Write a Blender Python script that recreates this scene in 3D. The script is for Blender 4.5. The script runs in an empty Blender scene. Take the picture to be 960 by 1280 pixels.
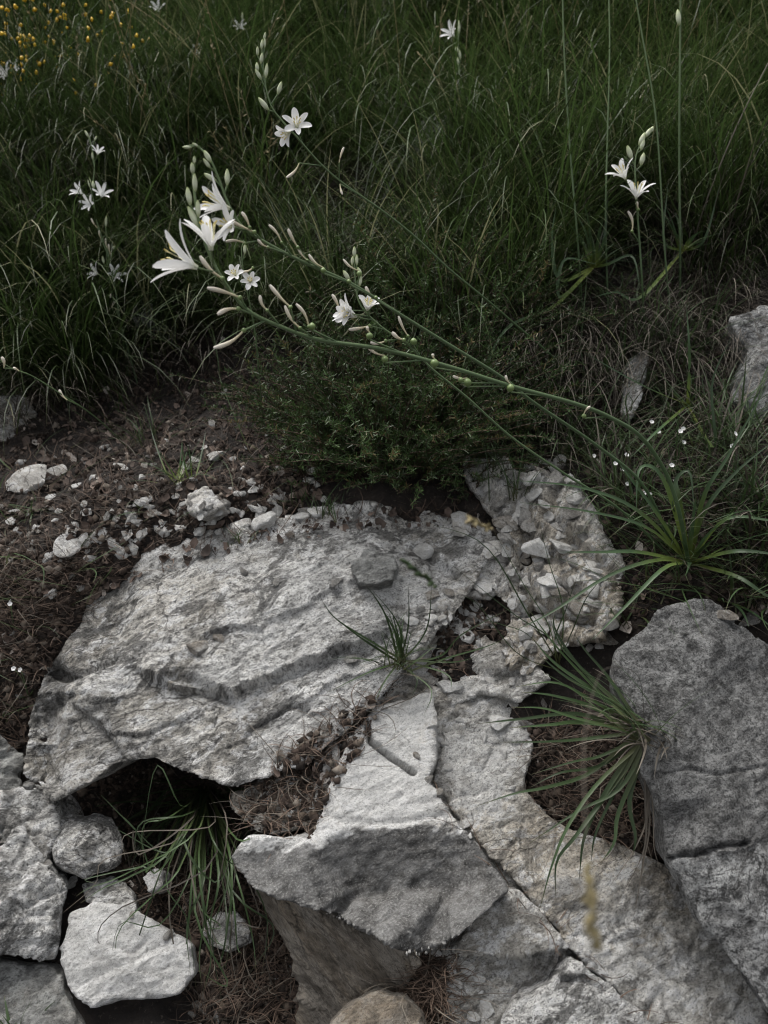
import bpy, bmesh, math, random
import numpy as np
from mathutils import Vector, Matrix
from mathutils.bvhtree import BVHTree
from mathutils.geometry import delaunay_2d_cdt

random.seed(7); rng = np.random.default_rng(7)
scene = bpy.context.scene
COL = scene.collection

# ------------------------------------------------------------------ camera
FPX = 997.0                                   # focal length in photo pixels (960 x 1280)
PITCH = math.radians(22)
CAM = np.array([0.0, 0.0, 1.3])
cd = bpy.data.cameras.new('camera'); cam = bpy.data.objects.new('camera', cd); COL.objects.link(cam)
cam.location = CAM; cam.rotation_euler = (math.radians(90) - PITCH, 0, 0)
cd.sensor_fit = 'VERTICAL'; cd.sensor_height = 36; cd.lens = FPX / 1280 * 36
cd.clip_start = 0.02; cd.clip_end = 500
cd.dof.use_dof = True; cd.dof.focus_distance = 0.90; cd.dof.aperture_fstop = 8.0
scene.camera = cam
# ------------------------------------------------------------------ light
SUN_EL, SUN_AZ = math.radians(66), math.radians(-40)      # azimuth from +Y towards +X
world = bpy.data.worlds.new('World'); scene.world = world; world.use_nodes = True
wn = world.node_tree.nodes; wl = world.node_tree.links
bg = wn['Background']; bg.inputs['Strength'].default_value = 0.10
sky = wn.new('ShaderNodeTexSky'); sky.sky_type = 'NISHITA'; sky.sun_disc = False
sky.sun_elevation = SUN_EL; sky.sun_rotation = SUN_AZ; sky.dust_density = 4.0; sky.air_density = 1.0
hs = wn.new('ShaderNodeHueSaturation'); hs.inputs['Saturation'].default_value = 0.14
wl.new(sky.outputs[0], hs.inputs['Color']); wl.new(hs.outputs[0], bg.inputs['Color'])
ld = bpy.data.lights.new('sun', 'SUN'); ld.energy = 1.3; ld.angle = math.radians(35); ld.color = (1, 0.96, 0.90)
sun = bpy.data.objects.new('sun', ld); COL.objects.link(sun); sun.location = (0, 0, 6)
sd = Vector((math.sin(SUN_AZ) * math.cos(SUN_EL), math.cos(SUN_AZ) * math.cos(SUN_EL), math.sin(SUN_EL)))
sun.rotation_euler = sd.to_track_quat('Z', 'Y').to_euler()
vs = scene.view_settings; vs.view_transform = 'Standard'; vs.look = 'None'; vs.gamma = 1; vs.exposure = 1.1
scene.cycles.use_denoising = True; scene.cycles.filter_width = 1.15; scene.cycles.max_bounces = 6

# ------------------------------------------------------------------ maths helpers
RIGHT = np.array([1.0, 0, 0]); FWD = np.array([0, math.cos(PITCH), -math.sin(PITCH)]); UP = np.array([0, math.sin(PITCH), math.cos(PITCH)])
def ray(px, py): return FWD + RIGHT * ((px - 480) / FPX) + UP * ((640 - py) / FPX)
def P(px, py, d): return CAM + ray(px, py) * d             # a point of the place, found from where the photo shows it and how far it is
def V(ax, ay, az):                                         # right, up, towards the viewer
    v = RIGHT * ax + UP * ay - FWD * az; return v / np.linalg.norm(v)
def project(p):
    q = p - CAM; d = q @ FWD
    return 480 + FPX * (q @ RIGHT) / d, 640 - FPX * (q @ UP) / d, d
def unit(v): return v / np.maximum(np.linalg.norm(v, axis=-1, keepdims=True), 1e-9)
def sstep(a, b, x): t = np.clip((x - a) / (b - a), 0, 1); return t * t * (3 - 2 * t)

def _hash(ix, iy, iz, seed):
    h = (ix.astype(np.uint32) * np.uint32(374761393) + iy.astype(np.uint32) * np.uint32(668265263) + iz.astype(np.uint32) * np.uint32(2147483647) + np.uint32(seed * 974711 % 4294967295))
    h = (h ^ (h >> np.uint32(13))) * np.uint32(1274126177); h ^= h >> np.uint32(16)
    return (h & np.uint32(0xffffff)).astype(np.float64) / 0xffffff
def vnoise(p, seed=0):                                     # smooth value noise, -1..1
    i = np.floor(p).astype(np.int64); f = p - i; f = f * f * f * (f * (f * 6 - 15) + 10)
    r = 0
    for dx in (0, 1):
        for dy in (0, 1):
            for dz in (0, 1):
                w = (f[:, 0] if dx else 1 - f[:, 0]) * (f[:, 1] if dy else 1 - f[:, 1]) * (f[:, 2] if dz else 1 - f[:, 2])
                r = r + w * _hash(i[:, 0] + dx, i[:, 1] + dy, i[:, 2] + dz, seed)
    return r * 2 - 1
def fbm(p, octv=4, seed=0, gain=0.5, ridged=False):
    a, s, tot = 1.0, 0, 0
    for o in range(octv):
        n = vnoise(p * 2.03 ** o + 17.3 * o, seed + o)
        if ridged: n = 1 - 2 * np.abs(n)
        s = s + a * n; tot += a; a *= gain
    return s / tot
def facets(p, seed):                                       # broken planar facets: every cell its own tilt and level, -1..1
    i = np.floor(p).astype(np.int64); bd = np.full(len(p), 1e9); out = np.zeros(len(p)); d2 = np.full(len(p), 1e9)
    for dx in (-1, 0, 1):
        for dy in (-1, 0, 1):
            for dz in (-1, 0, 1):
                a, b, c = i[:, 0] + dx, i[:, 1] + dy, i[:, 2] + dz
                o = np.stack([a + _hash(a, b, c, seed), b + _hash(a, b, c, seed + 1), c + _hash(a, b, c, seed + 2)], 1); r = p - o; d = (r * r).sum(1)
                g = np.stack([_hash(a, b, c, seed + 3 + k) - .5 for k in range(3)], 1); h = (_hash(a, b, c, seed + 7) * 2 - 1) * .6 + 1.4 * (g * r).sum(1)
                m = d < bd; d2 = np.where(m, bd, np.minimum(d2, d)); out = np.where(m, h, out); bd = np.where(m, d, bd)
    return out, np.sqrt(d2) - np.sqrt(bd)
def in_poly(px, py, poly):
    px = np.asarray(px, float); py = np.asarray(py, float); ins = np.zeros(px.shape, bool); n = len(poly)
    for i in range(n):
        x1, y1 = poly[i]; x2, y2 = poly[(i + 1) % n]
        c = ((y1 > py) != (y2 > py)) & (px < (x2 - x1) * (py - y1) / (y2 - y1 + 1e-12) + x1); ins ^= c
    return ins
def poly_dist(px, py, pts):                                # distance to an open polyline
    best = np.full(px.shape, 1e9)
    for (x1, y1), (x2, y2) in zip(pts[:-1], pts[1:]):
        dx, dy = x2 - x1, y2 - y1; t = np.clip(((px - x1) * dx + (py - y1) * dy) / (dx * dx + dy * dy), 0, 1)
        best = np.minimum(best, np.hypot(px - x1 - t * dx, py - y1 - t * dy))
    return best
def spline(pts, n):                                        # Catmull-Rom through points
    p = np.array(pts, float); q = np.vstack([2 * p[0] - p[1], p, 2 * p[-1] - p[-2]]); m = len(p) - 1
    out = []
    for u in np.linspace(0, m, n):
        i = min(int(u), m - 1); t = u - i; a, b, c, d = q[i:i + 4]
        out.append(.5 * (2 * b + (c - a) * t + (2 * a - 5 * b + 4 * c - d) * t * t + (3 * b - a - 3 * c + d) * t ** 3))
    return np.array(out)

# ------------------------------------------------------------------ object helpers
def mesh_np(name, verts, faces, attrs=None, smooth=True):  # faces: (n,k) int array, or a list of such arrays
    fl = faces if isinstance(faces, list) else [faces]
    me = bpy.data.meshes.new(name); me.vertices.add(len(verts)); me.vertices.foreach_set('co', np.ascontiguousarray(verts, np.float32).ravel())
    tot = sum(f.size for f in fl); me.loops.add(tot); me.loops.foreach_set('vertex_index', np.concatenate([f.ravel() for f in fl]).astype(np.int32))
    sizes = np.concatenate([np.full(len(f), f.shape[1]) for f in fl]); st = np.concatenate([[0], np.cumsum(sizes)[:-1]]).astype(np.int32)
    me.polygons.add(len(sizes)); me.polygons.foreach_set('loop_start', st)
    me.update(calc_edges=True); me.validate()
    if smooth: me.polygons.foreach_set('use_smooth', np.ones(len(me.polygons), bool))
    for k, v in (attrs or {}).items():
        v = np.asarray(v, np.float32)
        if v.ndim == 1: me.attributes.new(k, 'FLOAT', 'POINT').data.foreach_set('value', v)
        else: me.attributes.new(k, 'FLOAT_VECTOR', 'POINT').data.foreach_set('vector', v.ravel())
    return me
def link(name, me, mat=None, parent=None, loc=None):
    o = bpy.data.objects.new(name, me); COL.objects.link(o)
    if mat is not None and me is not None and not me.materials: me.materials.append(mat)
    if parent is not None: o.parent = parent
    if loc is not None: o.location = loc
    return o
def tag(o, label=None, cat=None, group=None, kind=None):
    for k, v in (('label', label), ('category', cat), ('group', group), ('kind', kind)):
        if v: o[k] = v
    return o
def thing(name, loc, label, cat, group=None):
    return tag(link(name, None, loc=tuple(loc)), label, cat, group)

# ------------------------------------------------------------------ materials
def nt(name):
    m = bpy.data.materials.new(name); m.use_nodes = True; t = m.node_tree
    return m, t.nodes, t.links, t.nodes['Principled BSDF']
def noise(n, l, vec, scale, detail=6, rough=.6, dist=0):
    x = n.new('ShaderNodeTexNoise'); x.inputs['Scale'].default_value = scale; x.inputs['Detail'].default_value = detail
    x.inputs['Roughness'].default_value = rough; x.inputs['Distortion'].default_value = dist
    if vec is not None: l.new(vec, x.inputs['Vector'])
    return x.outputs['Fac']
def ramp(n, l, fac, stops):
    r = n.new('ShaderNodeValToRGB'); e = r.color_ramp.elements
    while len(e) > 1: e.remove(e[-1])
    e[0].position = stops[0][0]; e[0].color = (*stops[0][1], 1) if not np.isscalar(stops[0][1]) else (stops[0][1],) * 3 + (1,)
    for p, c in stops[1:]:
        q = e.new(p); q.color = (c,) * 3 + (1,) if np.isscalar(c) else (*c, 1)
    l.new(fac, r.inputs['Fac']); return r.outputs['Color']
def mix(n, l, fac, a, b, mode='MIX'):
    x = n.new('ShaderNodeMix'); x.data_type = 'RGBA'; x.blend_type = mode
    for i, v in ((0, fac), (6, a), (7, b)):
        if isinstance(v, (int, float)): x.inputs[i].default_value = v
        elif isinstance(v, tuple): x.inputs[i].default_value = (*v, 1)
        else: l.new(v, x.inputs[i])
    return x.outputs[2]
def rock_mat(name, pale, mid, dark, p_pos=(.50, .60), speck=.5, stain=.25, attr=True, warm=(.36, .27, .17), patch=7.0):
    m, n, l, b = nt(name)
    if attr:
        a = n.new('ShaderNodeAttribute'); a.attribute_name = 'fol'; v = a.outputs['Vector']
    else:
        tc = n.new('ShaderNodeTexCoord'); oi = n.new('ShaderNodeObjectInfo'); ad = n.new('ShaderNodeVectorMath'); ad.operation = 'ADD'
        cx = n.new('ShaderNodeCombineXYZ'); l.new(oi.outputs['Random'], cx.inputs[0]); sc = n.new('ShaderNodeVectorMath'); sc.operation = 'SCALE'; sc.inputs[3].default_value = 37
        l.new(cx.outputs[0], sc.inputs[0]); l.new(tc.outputs['Object'], ad.inputs[0]); l.new(sc.outputs[0], ad.inputs[1]); v = ad.outputs[0]
    k = 1 if attr else .02
    n1 = noise(n, l, v, patch * k, 10, .70, .5); n2 = noise(n, l, v, 60 * k, 8, .75, .3); n3 = noise(n, l, v, 230 * k, 6, .8); n4 = noise(n, l, v, 4.5 * k, 8, .65, .8); n5 = noise(n, l, v, 24 * (patch / 7) ** .6 * k, 10, .8, .6)
    def mul(x, f):
        q = n.new('ShaderNodeMath'); q.operation = 'MULTIPLY'; l.new(x, q.inputs[0]); q.inputs[1].default_value = f; return q.outputs[0]
    c = ramp(n, l, n1, [(p_pos[0] - .10, mid), (p_pos[1] - .08, pale)])
    c = mix(n, l, mul(ramp(n, l, n4, [(.49, 0.0), (.60, 1.0)]), stain), c, warm)
    c = mix(n, l, mul(ramp(n, l, noise(n, l, v, 30 * k, 6, .7, .4), [(.58, 0.0), (.66, 1.0)]), stain), c, tuple(.8 * q for q in warm))
    c = mix(n, l, ramp(n, l, n2, [(.36, .7 * speck + .25), (.49, 0.0)]), c, tuple(.6 * d + .35 * e for d, e in zip(dark, mid)))
    c = mix(n, l, ramp(n, l, n2, [(.50, 0.0), (.57, .85)]), c, tuple(min(.88, 1.12 * q) for q in pale))
    c = mix(n, l, mul(ramp(n, l, n5, [(.515, 0.0), (.56, 1.0)]), min(1, speck)), c, tuple(.8 * d + .25 * e for d, e in zip(dark, mid)))   # dark lichen patches
    vd = n.new('ShaderNodeVectorMath'); vd.operation = 'MULTIPLY_ADD'; nz = n.new('ShaderNodeTexNoise'); nz.inputs['Scale'].default_value = 22 * k; nz.inputs['Detail'].default_value = 5; l.new(v, nz.inputs['Vector'])
    l.new(nz.outputs['Color'], vd.inputs[0]); vd.inputs[1].default_value = (.07 / k,) * 3 if not attr else (.07,) * 3; l.new(v, vd.inputs[2])
    vo = n.new('ShaderNodeTexVoronoi'); vo.feature = 'DISTANCE_TO_EDGE'; vo.inputs['Scale'].default_value = 13 * k; l.new(vd.outputs[0], vo.inputs['Vector'])
    ck = n.new('ShaderNodeMath'); ck.operation = 'MULTIPLY'; l.new(ramp(n, l, vo.outputs['Distance'], [(0.0, 1.0), (.016, 0.0)]), ck.inputs[0]); l.new(ramp(n, l, n4, [(.50, 0.0), (.56, .75)]), ck.inputs[1])   # hairline cracks with dirt in them
    c = mix(n, l, ck.outputs[0], c, (.035, .03, .026))
    if attr:                                                                                     # older faces are darker, one with shade painted in; fresh breaks white
        wa = n.new('ShaderNodeAttribute'); wa.attribute_name = 'wx_shade'; fa = n.new('ShaderNodeAttribute'); fa.attribute_name = 'fr'
        fm = n.new('ShaderNodeMath'); fm.operation = 'MULTIPLY'; l.new(fa.outputs['Fac'], fm.inputs[0]); l.new(ramp(n, l, noise(n, l, v, 34 * k, 9, .75, .3), [(.42, .15), (.52, 1.0)]), fm.inputs[1]); c = mix(n, l, fm.outputs[0], c, (.82, .815, .80))
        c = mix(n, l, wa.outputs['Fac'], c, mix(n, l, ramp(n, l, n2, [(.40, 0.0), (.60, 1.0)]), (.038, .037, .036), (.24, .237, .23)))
    c = mix(n, l, mul(ramp(n, l, n3, [(.41, 1.0), (.49, 0.0)]), min(1, .10 + .55 * speck)), c, tuple(1.3 * q for q in dark))
    n6 = noise(n, l, v, 520 * k, 3, .7); c = mix(n, l, mul(ramp(n, l, n6, [(.40, 1.0), (.46, 0.0)]), .2 + .5 * speck), c, dark); c = mix(n, l, mul(ramp(n, l, n6, [(.56, 0.0), (.62, 1.0)]), .45), c, mid)            # mica and grain
    l.new(c, b.inputs['Base Color']); b.inputs['Roughness'].default_value = .85; b.inputs['Specular IOR Level'].default_value = .25
    b1 = n.new('ShaderNodeBump'); b1.inputs['Strength'].default_value = 1.0; b1.inputs['Distance'].default_value = .016 if attr else .012; cs = n.new('ShaderNodeMath'); cs.operation = 'SUBTRACT'; l.new(n2, cs.inputs[0]); l.new(mul(ck.outputs[0], .25), cs.inputs[1]); l.new(cs.outputs[0], b1.inputs['Height'])
    bp = n.new('ShaderNodeBump'); bp.inputs['Strength'].default_value = 1.0; bp.inputs['Distance'].default_value = .0028; l.new(n3, bp.inputs['Height']); l.new(b1.outputs[0], bp.inputs['Normal'])
    l.new(bp.outputs[0], b.inputs['Normal'])
    return m
def leaf_mat(name, stops, var=.45, trans=.25, rough=.45, hue=None):
    m, n, l, b = nt(name)
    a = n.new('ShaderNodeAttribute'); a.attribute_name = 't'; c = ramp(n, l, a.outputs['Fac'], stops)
    r = n.new('ShaderNodeAttribute'); r.attribute_name = 'rnd'
    if hue: c = mix(n, l, ramp(n, l, r.outputs['Fac'], [(hue[1], 0.0), (min(hue[1] + .1, 1), 1.0)]), c, hue[0])
    h = n.new('ShaderNodeHueSaturation'); l.new(c, h.inputs['Color'])
    mr = n.new('ShaderNodeMapRange'); l.new(r.outputs['Fac'], mr.inputs[0]); mr.inputs[3].default_value = 1 - var; mr.inputs[4].default_value = 1 + var; l.new(mr.outputs[0], h.inputs['Value'])
    l.new(h.outputs[0], b.inputs['Base Color']); b.inputs['Roughness'].default_value = rough; b.inputs['Specular IOR Level'].default_value = .35
    if trans:
        tr = n.new('ShaderNodeBsdfTranslucent'); l.new(h.outputs[0], tr.inputs['Color']); ms = n.new('ShaderNodeMixShader'); ms.inputs[0].default_value = trans
        l.new(b.outputs[0], ms.inputs[1]); l.new(tr.outputs[0], ms.inputs[2]); l.new(ms.outputs[0], n['Material Output'].inputs['Surface'])
    return m
M = {}
M['slab'] = rock_mat('rock_grey_schist', (.88, .87, .845), (.33, .325, .312), (.034, .033, .031), (.515, .585), speck=.85, stain=.34, warm=(.50, .43, .32), patch=10)
M['white'] = rock_mat('rock_white_quartz', (.90, .895, .88), (.60, .59, .57), (.09, .085, .08), (.44, .55), speck=.42, stain=.3, warm=(.52, .43, .30))
M['dark'] = rock_mat('rock_dark_grey', (.44, .445, .43), (.22, .222, .215), (.035, .035, .035), speck=.6, stain=.15)
M['boulder'] = rock_mat('rock_lichen_speckled', (.62, .625, .62), (.29, .29, .288), (.024, .024, .024), (.52, .62), speck=.9, stain=.06, patch=42)
M['crumble'] = rock_mat('rock_crumbly_pale', (.88, .865, .83), (.47, .45, .41), (.05, .045, .04), speck=.68, stain=.55, warm=(.52, .42, .28))
M['brown'] = rock_mat('rock_brown_stained', (.34, .31, .27), (.2, .175, .145), (.05, .042, .035), speck=.6, stain=.6)
M['chip'] = rock_mat('stone_pale', (.86, .855, .83), (.62, .61, .58), (.15, .14, .13), speck=.22, stain=.2, attr=False)
M['grit'] = rock_mat('stone_grey', (.46, .45, .43), (.26, .25, .235), (.06, .055, .05), speck=.5, stain=.35, attr=False)
M['green'] = leaf_mat('grass_green', [(0, (.085, .095, .03)), (.25, (.047, .077, .021)), (.8, (.042, .072, .022)), (1, (.10, .11, .04))], .75, hue=((.15, .15, .085), .86))
M['tuft'] = leaf_mat('tuft_green', [(0, (.09, .09, .04)), (.3, (.048, .080, .030)), (.85, (.040, .068, .028)), (1, (.10, .09, .045))], .45)
M['lilyleaf'] = leaf_mat('rosette_green', [(0, (.22, .26, .06)), (.16, (.13, .18, .045)), (.4, (.05, .088, .038)), (1, (.04, .072, .034))], .3, trans=.2)
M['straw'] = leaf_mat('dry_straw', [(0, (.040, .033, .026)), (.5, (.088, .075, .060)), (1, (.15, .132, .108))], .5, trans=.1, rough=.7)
M['root'] = leaf_mat('dry_rootlet', [(0, (.05, .033, .024)), (1, (.10, .07, .052))], .6, trans=0, rough=.8)
M['litter'] = leaf_mat('dead_leaf', [(0, (.055, .038, .030)), (1, (.14, .105, .087))], .7, trans=.05, rough=.75, hue=((.36, .33, .30), .88))
M['heath'] = leaf_mat('heath_needle', [(0, (.028, .052, .016)), (1, (.048, .088, .024))], .6, trans=.15, hue=((.09, .07, .03), .96))
M['stem'] = leaf_mat('lily_stem', [(0, (.060, .100, .045)), (1, (.12, .17, .075))], .1, trans=0, rough=.4)
M['petal'] = leaf_mat('lily_petal', [(0, (.72, .76, .60)), (.2, (.83, .83, .82)), (1, (.85, .85, .85))], .03, trans=.3, rough=.5)
M['bud'] = leaf_mat('lily_bud', [(0, (.30, .36, .16)), (.4, (.62, .66, .50)), (.8, (.50, .55, .34)), (1, (.26, .33, .12))], .1, trans=.1)
M['withered'] = leaf_mat('withered_petal', [(0, (.50, .47, .28)), (.35, (.66, .58, .40)), (1, (.76, .71, .64))], .12, trans=.1)
M['anther'] = leaf_mat('lily_stamen', [(0, (.75, .75, .6)), (.7, (.7, .65, .35)), (1, (.6, .45, .1))], .1, trans=0)
M['ovary'] = leaf_mat('lily_fruit', [(0, (.14, .2, .07)), (1, (.20, .27, .11))], .1, trans=0, rough=.35)
M['seed'] = leaf_mat('grass_spikelet', [(0, (.20, .17, .08)), (1, (.34, .28, .16))], .3, trans=.15)
M['yellow'] = leaf_mat('broom_blossom', [(0, (.70, .42, .02)), (1, (.80, .55, .04))], .2, trans=.2)
m, n, l, b = nt('soil'); tc = n.new('ShaderNodeTexCoord'); v = tc.outputs['Object']
c = ramp(n, l, noise(n, l, v, 26, 9, .72), [(.3, (.009, .007, .006)), (.5, (.024, .017, .014)), (.66, (.058, .043, .034))])
c = mix(n, l, ramp(n, l, noise(n, l, v, 170, 4, .7), [(.60, 0.0), (.70, .6)]), c, (.20, .165, .135)); l.new(c, b.inputs['Base Color']); b.inputs['Roughness'].default_value = .95
bp = n.new('ShaderNodeBump'); bp.inputs['Distance'].default_value = .02; l.new(noise(n, l, v, 90, 8, .75), bp.inputs['Height']); l.new(bp.outputs[0], b.inputs['Normal']); M['soil'] = m
m, n, l, b = nt('clod'); oi = n.new('ShaderNodeAttribute'); oi.attribute_name = 'rnd'
c = ramp(n, l, oi.outputs['Fac'], [(0, (.016, .011, .008)), (.7, (.05, .034, .026)), (.9, (.11, .085, .065)), (1, (.22, .19, .16))]); l.new(c, b.inputs['Base Color']); b.inputs['Roughness'].default_value = .95; M['clod'] = m

# ------------------------------------------------------------------ the ground: one sheet
G = [  # photo x, y, distance of the soil
 (-200,1280,.87),(0,1280,.86),(200,1290,.868),(400,1280,.92),(530,1235,.870),(640,1215,.888),(640,1290,.88),(900,1290,.92),(1150,1280,.88),
 (-200,1100,.98),(0,1090,.97),(130,1080,1.0),(230,1060,1.13),(300,1150,.99),(480,1120,.98),(660,1090,.99),(850,1080,.96),(1100,1080,.90),
 (-200,950,1.04),(0,950,1.05),(200,950,1.16),(350,1000,1.05),(470,900,1.07),(640,960,1.02),(720,1010,.985),(800,950,.97),(1100,900,.93),
 (-150,800,1.10),(20,800,1.10),(300,800,1.14),(500,790,1.10),(570,785,1.088),(600,740,1.118),(545,840,1.045),(630,800,1.078),(760,780,1.05),(900,760,1.0),(1100,700,.97),
 (230,678,1.128),(330,654,1.148),(430,640,1.158),(150,702,1.118),(90,765,1.09),(530,628,1.165),(-150,640,1.26),(40,660,1.17),(200,640,1.165),(560,630,1.17),(700,640,1.14),(860,690,1.02),(1050,600,1.02),
 (-150,520,1.55),(60,560,1.36),(250,540,1.36),(400,540,1.34),(560,560,1.27),(700,560,1.20),(850,570,1.13),(1000,520,1.12),
 (60,450,1.62),(230,450,1.60),(300,460,1.50),(420,430,1.50),(560,440,1.42),(660,440,1.36),(740,400,1.33),(850,380,1.33),(1000,330,1.42),(800,480,1.25),(930,450,1.24),
 (-150,300,1.88),(100,300,1.8),(300,300,1.82),(450,300,1.80),(700,300,1.62),(900,280,1.52),(1100,250,1.56),
 (0,150,2.25),(300,150,2.18),(600,150,2.05),(900,150,1.88),(1100,100,1.95),(-100,0,2.85),(300,0,2.75),(700,0,2.55),(1000,0,2.4),
]
GP = np.array([P(*g) for g in G])
for x in (-3, 0, 3):
    GP = np.vstack([GP, [[x, 5.2, 3.5], [x, 8, 5.6], [x, .1, .32]]])
def tps_fit(xy, z, lam):
    d = np.linalg.norm(xy[:, None] - xy[None], axis=2); K = np.where(d > 0, d * d * np.log(d + 1e-12), 0) + lam * np.eye(len(xy))
    Q = np.hstack([np.ones((len(xy), 1)), xy]); A = np.block([[K, Q], [Q.T, np.zeros((3, 3))]])
    return np.linalg.solve(A, np.concatenate([z, np.zeros(3)]))
TW = tps_fit(GP[:, :2], GP[:, 2], 2e-3)
def ground(x, y):
    x = np.asarray(x, float).ravel(); y = np.asarray(y, float).ravel(); xc = np.clip(x, -3.5, 3.5); yc = np.clip(y, .1, 8)
    out = np.empty(len(x))
    for s in range(0, len(x), 20000):
        q = np.stack([xc[s:s + 20000], yc[s:s + 20000]], 1); d = np.linalg.norm(q[:, None] - GP[None, :, :2], axis=2)
        out[s:s + 20000] = np.where(d > 0, d * d * np.log(d + 1e-12), 0) @ TW[:len(GP)] + TW[-3] + q @ TW[-2:]
    out += np.maximum(y - 8, 0) * .62 - np.maximum(.1 - y, 0) * .05
    p = np.stack([x, y, np.zeros_like(x)], 1)
    out += .085 * fbm(p * 3.1, 3, 5) * sstep(1.3, 2.2, y) + .028 * fbm(p * 12, 3, 9) + .010 * fbm(p * 50, 3, 12, .6)
    return out
def axis(lo, a, b, hi, step):
    mid_ = np.arange(a, b, step); L = [a]; s = step
    while L[-1] > lo: s *= 1.16; L.append(L[-1] - s)
    H = [mid_[-1]]; s = step
    while H[-1] < hi: s *= 1.16; H.append(H[-1] + s)
    return np.concatenate([np.array(L[1:])[::-1], mid_, np.array(H[1:])])
gx = axis(-30, -.85, .85, 30, .0075); gy = axis(-12, .45, 1.75, 42, .0075)
XX, YY = np.meshgrid(gx, gy); ZZ = ground(XX, YY).reshape(XX.shape); nx, ny = len(gx), len(gy)
gv = np.stack([XX.ravel(), YY.ravel(), ZZ.ravel()], 1); ii = (np.arange(ny - 1)[:, None] * nx + np.arange(nx - 1)[None]).ravel()
gf = np.stack([ii, ii + 1, ii + nx + 1, ii + nx], 1)
soil = tag(link('soil_ground', mesh_np('soil_ground', gv, gf), M['soil']), 'dark brown stony soil of the bank and hillside', 'ground', kind='structure')
SURF = [BVHTree.FromPolygons(gv.tolist(), gf.tolist())]
def hit(px, py, extra=0.0):
    o = Vector(CAM); d = Vector(ray(px, py)).normalized(); best = None; hit.soil = True
    for i, t in enumerate(SURF):
        h = t.ray_cast(o, d)
        if h[0] is not None and (best is None or h[3] < best[3]): best = h; hit.soil = i == 0
    if best is None: return None, None
    n = best[1] if best[1].dot(d) < 0 else -best[1]
    return np.array(best[0]) - np.array(n) * extra, np.array(n)
def drop(p):                                               # the highest surface under a point
    best = None
    for t in SURF:
        h = t.ray_cast(Vector((p[0], p[1], p[2] + .6)), Vector((0, 0, -1)))
        if h[0] is not None and (best is None or h[0].z > best.z): best = h[0]
    return np.array(best) if best is not None else np.array([p[0], p[1], ground(p[0], p[1])[0]])

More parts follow.
